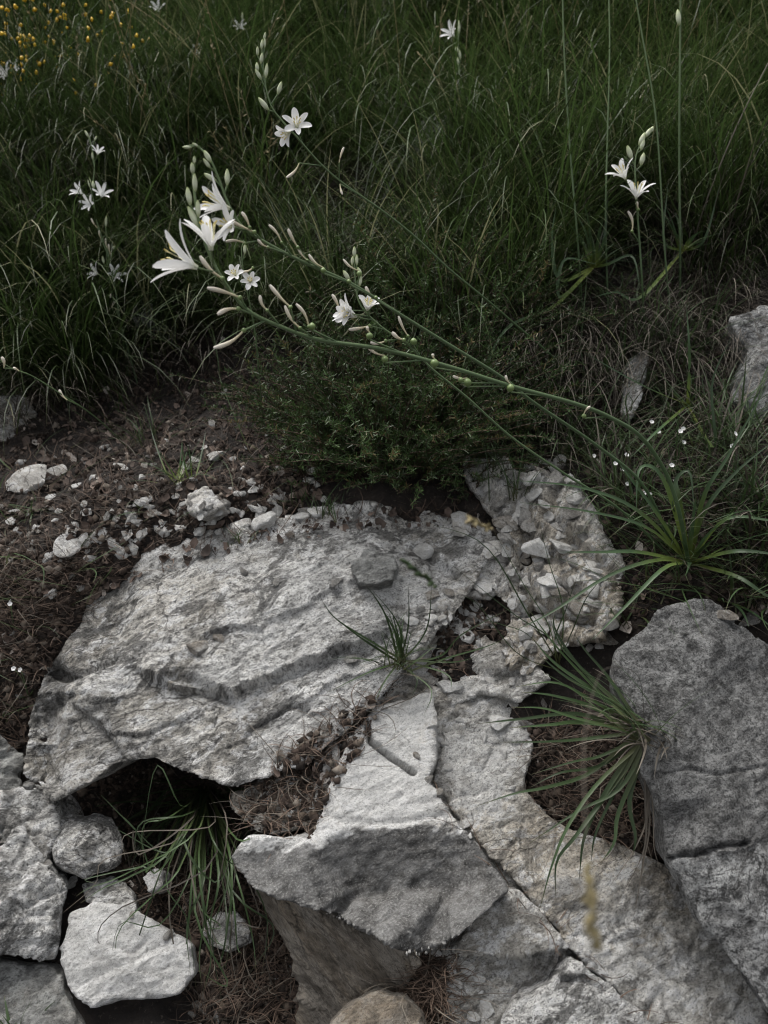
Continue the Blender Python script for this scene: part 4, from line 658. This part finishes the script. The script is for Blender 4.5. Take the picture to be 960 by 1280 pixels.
# ------------------------------------------------------------------ lilies
def off_of(par):
    o = np.zeros(3)
    while par is not None: o = o + np.array(par.location); par = par.parent
    return o
def petal_mesh(L, W, openang, rec, seed):
    ns, nw = 9, 4; r = np.random.default_rng(seed); v = []
    p = np.array([0.0, 0.0]); th = openang * .55                       # angle from the axis
    for k in range(ns + 1):
        t = k / ns; w = W * .5 * (math.sin(math.pi * min(1, .06 + .86 * t ** 1.25)) ** .6) * (1 if t < 1 else .5)
        for j in range(nw + 1):
            u = j / nw * 2 - 1; cup = .22 * w * (u * u) - .06 * w * math.cos(u * 9)
            v.append((u * w, p[0] - math.cos(th) * cup, p[1] + math.sin(th) * cup))
        th = openang * (.55 + .55 * t) + rec * t * t; p = p + np.array([math.sin(th), math.cos(th)]) * L / ns
    f = [(k * (nw + 1) + j, k * (nw + 1) + j + 1, (k + 1) * (nw + 1) + j + 1, (k + 1) * (nw + 1) + j) for k in range(ns) for j in range(nw)]
    v = np.array(v); return mesh_np('petal', v, np.array(f), {'t': np.repeat(np.linspace(0, 1, ns + 1), nw + 1), 'rnd': np.full(len(v), .5)})
def frame(axis):
    z = Vector(axis).normalized(); return z.to_track_quat('Z', 'Y')
def flower(base, axis, L, plant, openang=.7, W=None, rec=.3, roll=None, stam=True, npet=6):
    e = link('flower', None, parent=plant); e.location = tuple(base - off_of(plant)); e.rotation_mode = 'QUATERNION'; e.rotation_quaternion = frame(axis); W = W or L * .34; roll = random.uniform(0, 1) if roll is None else roll
    me = [petal_mesh(L * s, W * w, openang * random.uniform(.9, 1.1), rec, i) for i, (s, w) in enumerate(((1, 1), (.97, .82)))]
    for k in range(npet):
        o = link('petal', me[k % 2], M['petal'], e); o.rotation_euler = (random.gauss(0, .06), random.gauss(0, .05), roll + k * math.pi / 3 + random.gauss(0, .05))
    if stam:
        for k in range(6):
            a = k * math.pi / 3 + .5; s = np.array([math.cos(a), math.sin(a), 0]); q = np.array([s * L * .04 * (1 + 3.2 * t) + np.array([0, 0, L * .62 * t]) for t in np.linspace(0, 1, 5)]); q = np.vstack([q, q[-1] + np.array([0, 0, L * .05]) + s * L * .05]); v, f, t = tube_np(q, [.0003, .0003, .0003, .0003, .0008, .0004], 5)
            link('stamen', mesh_np('stamen', v, f, {'t': t, 'rnd': np.full(len(v), .5)}), M['anther'], e)
    return e
def spindle(name, base, tip, rmax, mat, plant, prof=None, rnd=None, bend=0.0, k=9):
    n = 11; t = np.linspace(0, 1, n); r = (np.interp(t, *zip(*prof)) if prof else np.sin(math.pi * np.clip(.06 + .90 * t, 0, 1)) ** .7) * rmax; r = np.maximum(r, rmax * .06); s = unit(np.cross(tip - base, FWD)) * np.linalg.norm(tip - base) * bend
    p = base + (tip - base) * t[:, None] + s * np.sin(math.pi * t)[:, None]; v, f, tt = tube_np(p, r, k); return link(name, mesh_np(name, v - off_of(plant), f, {'t': tt, 'rnd': np.full(len(v), random.random() if rnd is None else rnd)}), M[mat], plant)
WP = [(0, .45), (.15, .4), (.35, .55), (.6, .9), (.8, 1.0), (.92, .8), (.97, .95), (1, .5)]
class Lily:
    def __init__(s, pts, label, r0, r1, group=None, root=None, n=70):
        w = [P(*q) if not isinstance(q, np.ndarray) else q for q in pts]
        s.o = thing('lily_plant', w[0], label, 'flower', group); s.path = spline(w, n); s.r = np.linspace(r0, r1, n)
        tube('stem', s.path, s.r, M['stem'], s.o, 8); s.pp = np.array([project(p)[:2] for p in s.path]); s.dd = np.array([project(p)[2] for p in s.path])
    def near(s, px, py, down=0):
        i = int(np.argmin(np.hypot(s.pp[:, 0] - px, s.pp[:, 1] - py))); return max(0, i - down)
    def depth(s, px, py): return s.dd[s.near(px, py)]
    def ped(s, b, axis=None, r=.0007, down=2):
        px, py, _ = project(b); i = s.near(px, py, down); a = s.path[i]; m = (a + b) / 2 + (0 if axis is None else -np.asarray(axis) * .15 * np.linalg.norm(b - a)); tube('pedicel', spline([a, m, b], 8), [r * 1.1] * 7 + [r * 1.5], M['stem'], s.o, 6)
    def flower(s, px, py, axis, Lpx, dz=0.0, down=3, **k):
        d = s.depth(px, py) - dz; b = P(px, py, d); ax = V(*axis); L = Lpx / FPX * d; f = flower(b, ax, L, s.o, **k); s.ped(b, ax, down=down); return f
    def bud(s, bx, by, tx, ty, wpx, dz=0.0, down=2):
        d = s.depth(bx, by) - dz; b = P(bx, by, d); t_ = P(tx, ty, d - .003); spindle('bud', b, t_, wpx / FPX * d * .40, 'bud', s.o); s.ped(b, down=down)
    def wither(s, bx, by, tx, ty, wpx=7, wk=.74, dz=.004, down=3, ball=True, bend=.07):
        wpx = wpx * wk; bend = bend * random.uniform(.3, 1.8)
        d = s.depth(bx, by) - dz; b = P(bx, by, d); t_ = P(tx, ty, d - .004); spindle('withered_flower', b, t_, wpx / FPX * d / 2, 'withered', s.o, WP, bend=random.choice((-1, 1)) * bend)
        if ball: q = unit(t_ - b) * wpx / FPX * d * .5; spindle('ovary', b - q, b + q, wpx / FPX * d * .55, 'ovary', s.o)
        s.ped(b, down=down)
    def fruit(s, px, py, wpx, dz=.003, down=4, tail=None):
        d = s.depth(px, py) - dz; b = P(px, py + wpx * .5, d); t_ = P(px, py - wpx * .5, d); spindle('fruit', b, t_, wpx / FPX * d / 2, 'ovary', s.o); s.ped(b, down=down)
        if tail: spindle('withered_flower', t_, P(px + tail[0], py + tail[1], d - .002), .0014, 'withered', s.o, WP, bend=.1)
rootA = hit(862, 700)[0]
A = Lily([rootA + np.array([-.004, -.01, -.003]), (850,645,.945), (834,595,.92), (803,548,.88), (765,523,.85), (720,505,.82), (640,483,.78), (560,458,.75), (480,437,.72), (400,425,.69), (350,408,.67), (310,388,.655), (282,355,.645), (264,322,.64), (252,290,.635), (244,250,.63), (241,205,.63)], 'thickest lily stem arching from the largest rosette, with big white flowers', .0027, .0010, n=110)
A.flower(247, 335, (-.80, .34, .10), 64, dz=.010, openang=.92, rec=.1, W=.0084, roll=.25); A.flower(264, 313, (.0, .80, .45), 52, dz=.014, openang=1.0, rec=.1, W=.0076)
for b in [(243,205,243,195,5),(241,218,240,203,7),(244,240,243,217,8),(238,257,234,234,9),(248,272,247,250,8),(248,285,235,258,10)]: A.bud(*b)
for w in [(305,413,267,435,8),(298,386,272,393,8),(300,372,259,360,8),(278,348,250,320,8),(334,388,325,369,6),(363,384,337,356,7),(375,410,356,382,6),(386,408,370,380,6)]: A.wither(*w)
for f in [(390,408,9,None),(462,420,9,(-3,-12)),(481,449,9,(-22,-16)),(543,454,11,(-2,-12)),(584,478,11,(-18,-8)),(576,475,7,None),(638,485,10,(-6,-16)),(730,520,6,(8,-12))]: A.fruit(f[0], f[1], f[2], tail=f[3])
B = Lily([rootA + np.array([-.012, .006, -.003]), (806,610,.96), (750,560,.92), (667,503,.85), (628,472,.82), (555,427,.78), (497,391,.75), (440,355,.725), (380,328,.70), (330,302,.685), (303,283,.675), (286,256,.67), (274,225,.665), (263,200,.66), (248,184,.66), (236,182,.655)], 'second lily stem from the largest rosette, curled bud tip and white flowers', .0021, .0007, n=110)
B.flower(287, 261, (-.80, .22, .45), 48, dz=.006, openang=.9, rec=.1, W=.0070); B.flower(293, 284, (-.55, -.05, .75), 30, dz=.012, openang=1.05, rec=.2, W=.0068)
for b in [(240,184,228,184,5),(248,183,240,179,4),(264,203,255,188,8),(263,210,254,198,6),(270,226,255,217,8),(284,232,284,211,8)]: B.bud(*b)
for w in [(312,284,302,265,6),(318,290,282,272,7),(306,304,282,302,5),(352,303,336,281,5),(372,309,360,286,6),(335,309,322,299,5),(384,325,372,308,4)]: B.wither(*w)
for f in [(404,338,7,(-18,-20)),(436,352,6,None),(470,372,5,None)]: B.fruit(f[0], f[1], f[2], tail=f[3])
Cc = Lily([rootA + np.array([-.018, .004, -.003]), (775,637,.985), (707,593,.96), (640,547,.93), (584,497,.90), (540,461,.88), (511,432,.87), (476,408,.86), (450,380,.855), (444,345,.85), (443,310,.85)], 'third lily stem from the largest rosette, short with clustered small flowers', .0016, .0008, n=80)
Cc.flower(446, 396, (-.85, .35, .4), 33, dz=.008, openang=.65, W=.009); Cc.flower(441, 393, (-.6, -.1, .7), 24, dz=.012, openang=.8, W=.009); Cc.flower(459, 388, (.15, .75, .6), 22, dz=.004, openang=.9, W=.009)
for b in [(443,322,443,308,6),(440,332,441,320,5),(446,332,446,318,5),(437,350,429,338,7),(449,358,451,344,7),(452,345,447,334,6)]: Cc.bud(*b)
for w in [(424,388,415,368,6),(466,372,457,358,6),(462,407,436,412,6),(482,426,463,428,6),(505,425,490,415,7),(510,420,498,395,5)]: Cc.wither(*w)
Cc.fruit(517, 427, 9); Cc.fruit(449, 342, 7, tail=(-20, -18))
rootD = hit(712, 470)[0]
D = Lily([rootD, (690,445,1.22), (640,402,1.15), (605,372,1.10), (560,335,1.06), (520,297,1.03), (480,265,1.0), (430,230,.97), (400,204,.95), (368,168,.93), (350,148,.925), (338,130,.92), (330,95,.915), (328,50,.91)], 'thin leaning lily stem with one open star flower and spire of buds', .0018, .0007, n=90)
D.flower(371, 160, (.12, .15, .95), 24, dz=.006, openang=1.15, rec=.25, W=.0085, roll=.1); D.flower(363, 165, (-.55, -.6, .5), 21, dz=-.004, openang=.9, W=.0085, npet=4)
for b in [(336,138,323,122,8),(347,118,352,102,7),(332,98,334,79,6),(327,100,319,86,6),(322,90,321,78,6),(326,80,328,66,6),(322,70,322,58,5),(327,62,328,49,5),(331,60,331,47,4),(330,50,332,40,4)]: D.bud(*b)
for w in [(374,204,358,222,5),(424,203,430,184,4),(425,230,428,243,4)]: D.wither(*w, ball=False)
rootE = hit(806, 420)[0]
E = Lily([rootE, (803,360,1.24), (800,310,1.22), (797,270,1.21), (794,220,1.20), (795,195,1.20), (803,178,1.20), (815,160,1.20)], 'upright lily in front of the hillside grass with two open flowers', .0017, .0008, n=50)
E.flower(782, 224, (-.55, .6, .5), 27, dz=.006, openang=.85, W=.0095); E.flower(795, 249, (-.05, .75, .6), 29, dz=.010, openang=.95, W=.0098)
for b in [(790,200,784,182,8),(801,207,805,191,8),(799,182,806,166,8),(801,188,805,173,7),(806,172,814,160,7),(812,166,817,158,6)]: E.bud(*b)
E.wither(790, 289, 785, 264, 5); E.wither(798, 262, 796, 252, 5)
rootS = hit(330, 540)[0]
S = Lily([rootS, (324,470,1.08), (318,410,1.02), (306,350,.99), (302,315,.98), (305,300,.98)], 'slim lily behind the large flowers with two small star flowers', .0011, .0006, n=40)
S.flower(295, 345, (-.15, .25, .9), 16, dz=.004, openang=1.2, W=.007); S.flower(313, 353, (.1, .15, .95), 15, dz=.008, openang=1.2, W=.007)
S.bud(306, 318, 306, 305, 5); S.wither(316, 335, 300, 340, 5)
def far_lily(label, pts, flowers, buds, withers=(), r=.0016, group='lilies on the grass slope', root=None):
    L = Lily(pts, label, r, r * .5, group, n=40)
    for f in flowers: L.flower(f[0], f[1], f[2], f[3] * 1.35, dz=.01, openang=random.uniform(.8, 1.1), stam=False, down=1, W=f[3] / FPX * L.dd[-1] * .34)
    for b in buds: L.bud(*b)
    for w in withers: L.wither(*w, ball=False)
far_lily('tall lily on the left slope with three clustered flowers', [hit(160, 470)[0], (150,400,1.50), (138,330,1.50), (122,280,1.50), (116,240,1.50), (118,205,1.50), (112,172,1.50)], [(104,243,(-.5,.3,.6),13),(115,256,(-.2,-.1,.9),13),(127,247,(.3,.4,.8),15),(122,194,(.3,.5,.6),10)], [(113,235,111,222,5),(117,236,116,226,5),(111,172,106,163,4),(118,176,121,170,3),(116,200,115,190,3)], [(122,285,114,273,3),(126,298,124,288,3),(134,310,132,298,3)])
far_lily('lily on the left slope with two low side flowers', [hit(172, 480)[0], (155,420,1.52), (141,370,1.52), (134,330,1.52), (133,300,1.52), (132,275,1.52)], [(123,343,(-.6,.3,.6),13),(142,345,(.5,.1,.7),13)], [(130,330,128,320,4),(141,312,143,307,4),(132,285,133,270,4)], [(137,360,138,372,3),(140,385,143,377,3),(138,318,136,305,4)])
far_lily('distant lily near the top of the slope with one white flower', [hit(575, 180)[0], (574,120,1.82), (574,80,1.82), (572,30,1.82)], [(568,46,(-.6,.3,.7),15)], [(574,42,573,25,5),(572,66,570,58,5),(576,75,574,62,4),(573,82,572,72,4)])
far_lily('distant lily by the yellow broom with one nodding flower', [hit(215, 130)[0], (205,70,2.2), (200,30,2.2), (196,-20,2.2)], [(198,15,(0,.4,.9),11)], [(193,30,191,24,4),(203,20,206,17,4)])
far_lily('small distant lily in deep grass left of the leaning lily', [hit(310, 110)[0], (305,60,2.15), (302,20,2.15)], [(301,36,(0,.2,.9),9)], [(303,25,303,15,3)])
far_lily('lily in far grass below the yellow broom', [hit(20, 190)[0], (16,140,1.95), (14,80,1.95)], [(10,96,(-.3,.2,.9),14),(20,88,(.5,.3,.8),10)], [(16,135,17,142,4),(14,110,8,130,4)])
far_lily('lone bright lily flower in the grass beside the pale far rock', [hit(258, 140)[0], (255,100,2.1), (253,60,2.1)], [(250,68,(-.2,.2,.9),10),(258,72,(.6,.1,.8),9)], [(253,62,253,52,3)])
far_lily('tiny far lily in front of the weathered rock', [hit(160, 140)[0], (155,110,2.1), (152,80,2.1)], [(152,92,(0,.3,.9),8)], [])
far_lily('lily reaching in over the left litter with withered tip', [hit(160, 560)[0], (120,522,1.18), (80,495,1.12), (40,470,1.08), (10,458,1.05), (-10,440,1.04)], [], [], [(84,500,74,487,5),(24,464,16,460,5),(5,460,2,446,6)], r=.0012, group=None)

# ------------------------------------------------------------------ tall upright stems on the right
def culm(label, pts, r, bud=None):
    o = thing('tall_stem', pts[0], label, 'stem', 'tall bare stems on the bank'); tube('stalk', spline(pts, 30), np.linspace(r, r * .6, 30), M['stem'], o, 7)
    if bud: spindle('bud', P(*bud[0]), P(*bud[1]), .004, 'bud', o)
culm('tall bare stem with a single pale bud, rooted by the bank rosette', [hit(850, 372)[0], P(850,290,1.31), P(849,180,1.29), P(850,60,1.27), P(851,-60,1.25)], .0022, ((849,32,1.262),(847,12,1.262)))
culm('tall bare bent stem left of the upright lily', [hit(728, 395)[0], P(722,300,1.3), P(712,180,1.28), P(705,60,1.26), P(702,-60,1.24)], .0019)
culm('tall bare stem crossing behind the upright lily', [hit(760, 388)[0], P(757,280,1.3), P(759,180,1.3), P(762,60,1.3), P(760,-40,1.3)], .0017)
culm('tall bare stem leaning over the bank near the upright lily', [hit(838, 400)[0], P(830,300,1.28), P(820,150,1.26), P(800,30,1.25), P(785,-60,1.24)], .0016)
st = tag(link('dry_stalk', None, loc=tuple(hit(855, 345)[0])), 'long straw coloured stalk slanting across the bank', 'dry stalk'); tube('stalk', spline([hit(855, 345)[0], P(880,260,1.3), P(920,160,1.28), P(970,60,1.26)], 16), .0011, M['straw'], st, 6)

# ------------------------------------------------------------------ tiny white flowers
def tiny(px, py, label, n, spread, group='tiny white flowers on the bank', h=.055):
    p, nm = hit(px, py); r_ = thing('small_white_flower', p, label, 'flower', group); g = p
    for k in range(n):
        q = np.array([random.gauss(0, spread), random.gauss(0, spread) - .008, h * random.uniform(.6, 1.4)]); tube('stalk', g + spline([q * 0, q * np.array([.3, .3, .6]), q], 6), .0005, M['stem'], r_, 5)
        ax = unit(np.array([random.gauss(0, .4), -.8, .9])); e = link('blossom', None, parent=r_); e.location = tuple(q); e.rotation_mode = 'QUATERNION'; e.rotation_quaternion = frame(ax); me = petal_mesh(.0038, .0034, 1.3, .1, 3)
        for j in range(5): o = link('petal', me, M['petal'], e); o.rotation_euler = (0, 0, j * 1.2566)
    for k in range(9):
        a = random.uniform(0, 6.28); me = blade_mesh('leaf', np.zeros((1, 3)), a, random.uniform(.4, 1.3), .3, random.uniform(.008, .02), .004, nseg=5, fold=.2); link('leaf', me, M['heath'], r_)
    return r_
for x, y, n, sp, lab in [(812, 580, 2, .006, 'tiny white flowers under the arching lily stem'), (845, 590, 3, .008, 'cluster of tiny white flowers left of the second stem base'), (770, 630, 4, .008, 'brightest cluster of tiny white flowers on the bank'), (738, 605, 1, .003, 'lone tiny white flower near the crumbling rock'), (832, 640, 2, .007, 'tiny white flowers among the largest rosette leaves'), (800, 655, 2, .008, 'tiny white flowers beside the brightest cluster'), (905, 600, 2, .008, 'tiny white flowers right of the arching stem'), (585, 555, 2, .008, 'tiny white flowers under the heath shrub')]: tiny(x, y, lab, n, sp)
for x, y, lab in [(18, 785, 'tiny white flower on the dark bank left of the slab'), (36, 872, 'tiny white flowers low on the bank beside the slab end')]: tiny(x, y, lab, 2, .008, group=None)

# ------------------------------------------------------------------ yellow broom
g = drop(P(0, 165, 2.1)); br = thing('broom_shrub', g, 'broom shrub with yellow blossom at the top of the slope', 'shrub'); tw, tf, tt_, o = [], [], [], 0; bl = []
for k in range(150):
    a = random.uniform(0, 6.28); q = g + np.array([random.gauss(-.05, .12), random.gauss(0, .10), 0]); L_ = random.uniform(.28, .5); dv = np.array([random.gauss(0, .25), random.gauss(-.1, .25), 1]); t = np.linspace(0, 1, 7)[:, None]; pth = q + dv * L_ * t + np.array([random.gauss(0, .1), random.gauss(0, .1), -.05]) * t ** 2
    v, f, x = tube_np(pth, np.linspace(.0025, .001, 7), 4); tw.append(v); tf.append(f + o); tt_.append(x); o += len(v)
    for j in range(random.randint(3, 8)): bl.append(pth[random.randint(3, 6)] + rng.normal(0, .012, 3))
link('twigs', mesh_np('twigs', np.vstack(tw) - g, np.vstack(tf), {'t': np.concatenate(tt_), 'rnd': np.full(o, .4)}), M['heath'], br)['kind'] = 'stuff'
bl = np.array(bl); bl = bl[rng.random(len(bl)) < .8]; vv = np.vstack([ico * rng.uniform(.5, 1.3, ico.shape) * .0062 + c - g for c in bl]); ff = np.vstack([icf + i * 7 for i in range(len(bl))])
link('blossoms', mesh_np('blossoms', vv, ff, {'t': rng.random(len(vv)), 'rnd': rng.random(len(vv))}), M['yellow'], br)['kind'] = 'stuff'

# ------------------------------------------------------------------ grass seed heads
def seed_head(name, label, pts, r, n0, size, group=None, frac=.75, mat='seed'):
    p = spline(pts, 40); o = thing(name, pts[0], label, 'grass', group); tube('stalk', p, np.linspace(r, r * .5, 40), M['straw'], o, 6)
    for k in range(n0):
        u = frac + (1 - frac) * k / n0; c = p[min(39, int(u * 39))]; tg_ = unit(p[min(39, int(u * 39) + 1)] - p[max(0, int(u * 39) - 1)]); d = unit(tg_ + rng.normal(0, .35, 3)); spindle('spikelet', c, c + d * size * random.uniform(.7, 1.2), size * .22, mat, o, k=6)
    return o
seed_head('seeding_grass', 'drooping tan grass ear hanging in front of the boulder tuft', [np.array(t2.location), P(800,850,.70), P(760,835,.45), P(734,900,.30), P(731,1010,.25), P(736,1085,.24), P(746,1190,.24)], .0003, 34, .0045, frac=.84)
seed_head('seeding_grass', 'dark grass ear leaning over the stone on the slab', [hit(600, 810)[0], P(600,760,.90), P(570,740,.60), P(545,732,.45), P(505,700,.42)], .0003, 16, .006, frac=.76, mat='tuft')
seed_head('seeding_grass', 'tan grass ear above the ochre stained rock', [hit(640, 780)[0], P(650,720,.95), P(640,680,.6), P(610,660,.45), P(585,648,.42)], .0003, 18, .005, frac=.75)
N = 170; c = hill_pts(N, -1.4, .8, 1.9, 3.6, turf); Vs, Fs, Ts, Rs, o = [], [], [], [], 0
for k in range(N):
    L_ = random.uniform(.28, .55); t = np.linspace(0, 1, 9)[:, None]; dv = np.array([random.gauss(0, .2), random.gauss(-.1, .2), 1]); p = c[k] + dv * L_ * t + np.array([random.gauss(0, .12), random.gauss(-.05, .1), -.05]) * t ** 2; v, f, x = tube_np(p, np.linspace(.0009, .0005, 9), 4); Vs.append(v); Fs.append(f + o); Ts.append(x); Rs.append(np.full(len(v), random.random())); o += len(v)
    for j in range(random.randint(4, 12)):
        q = p[6] + (p[8] - p[6]) * random.random(); d_ = unit((p[8] - p[6]) + rng.normal(0, .04, 3)); v, f, x = tube_np(np.array([q, q + d_ * .005, q + d_ * .011]), [.0004, .0013, .0002], 4); Vs.append(v); Fs.append(f + o); Ts.append(np.ones(len(v)) * .8); Rs.append(np.full(len(v), random.random())); o += len(v)
tag(link('grass_seed_stems', mesh_np('grass_seed_stems', np.vstack(Vs), np.vstack(Fs), {'t': np.concatenate(Ts), 'rnd': np.concatenate(Rs)}), M['seed']), 'wispy seeding grass stems through the slope', 'grass', kind='stuff')
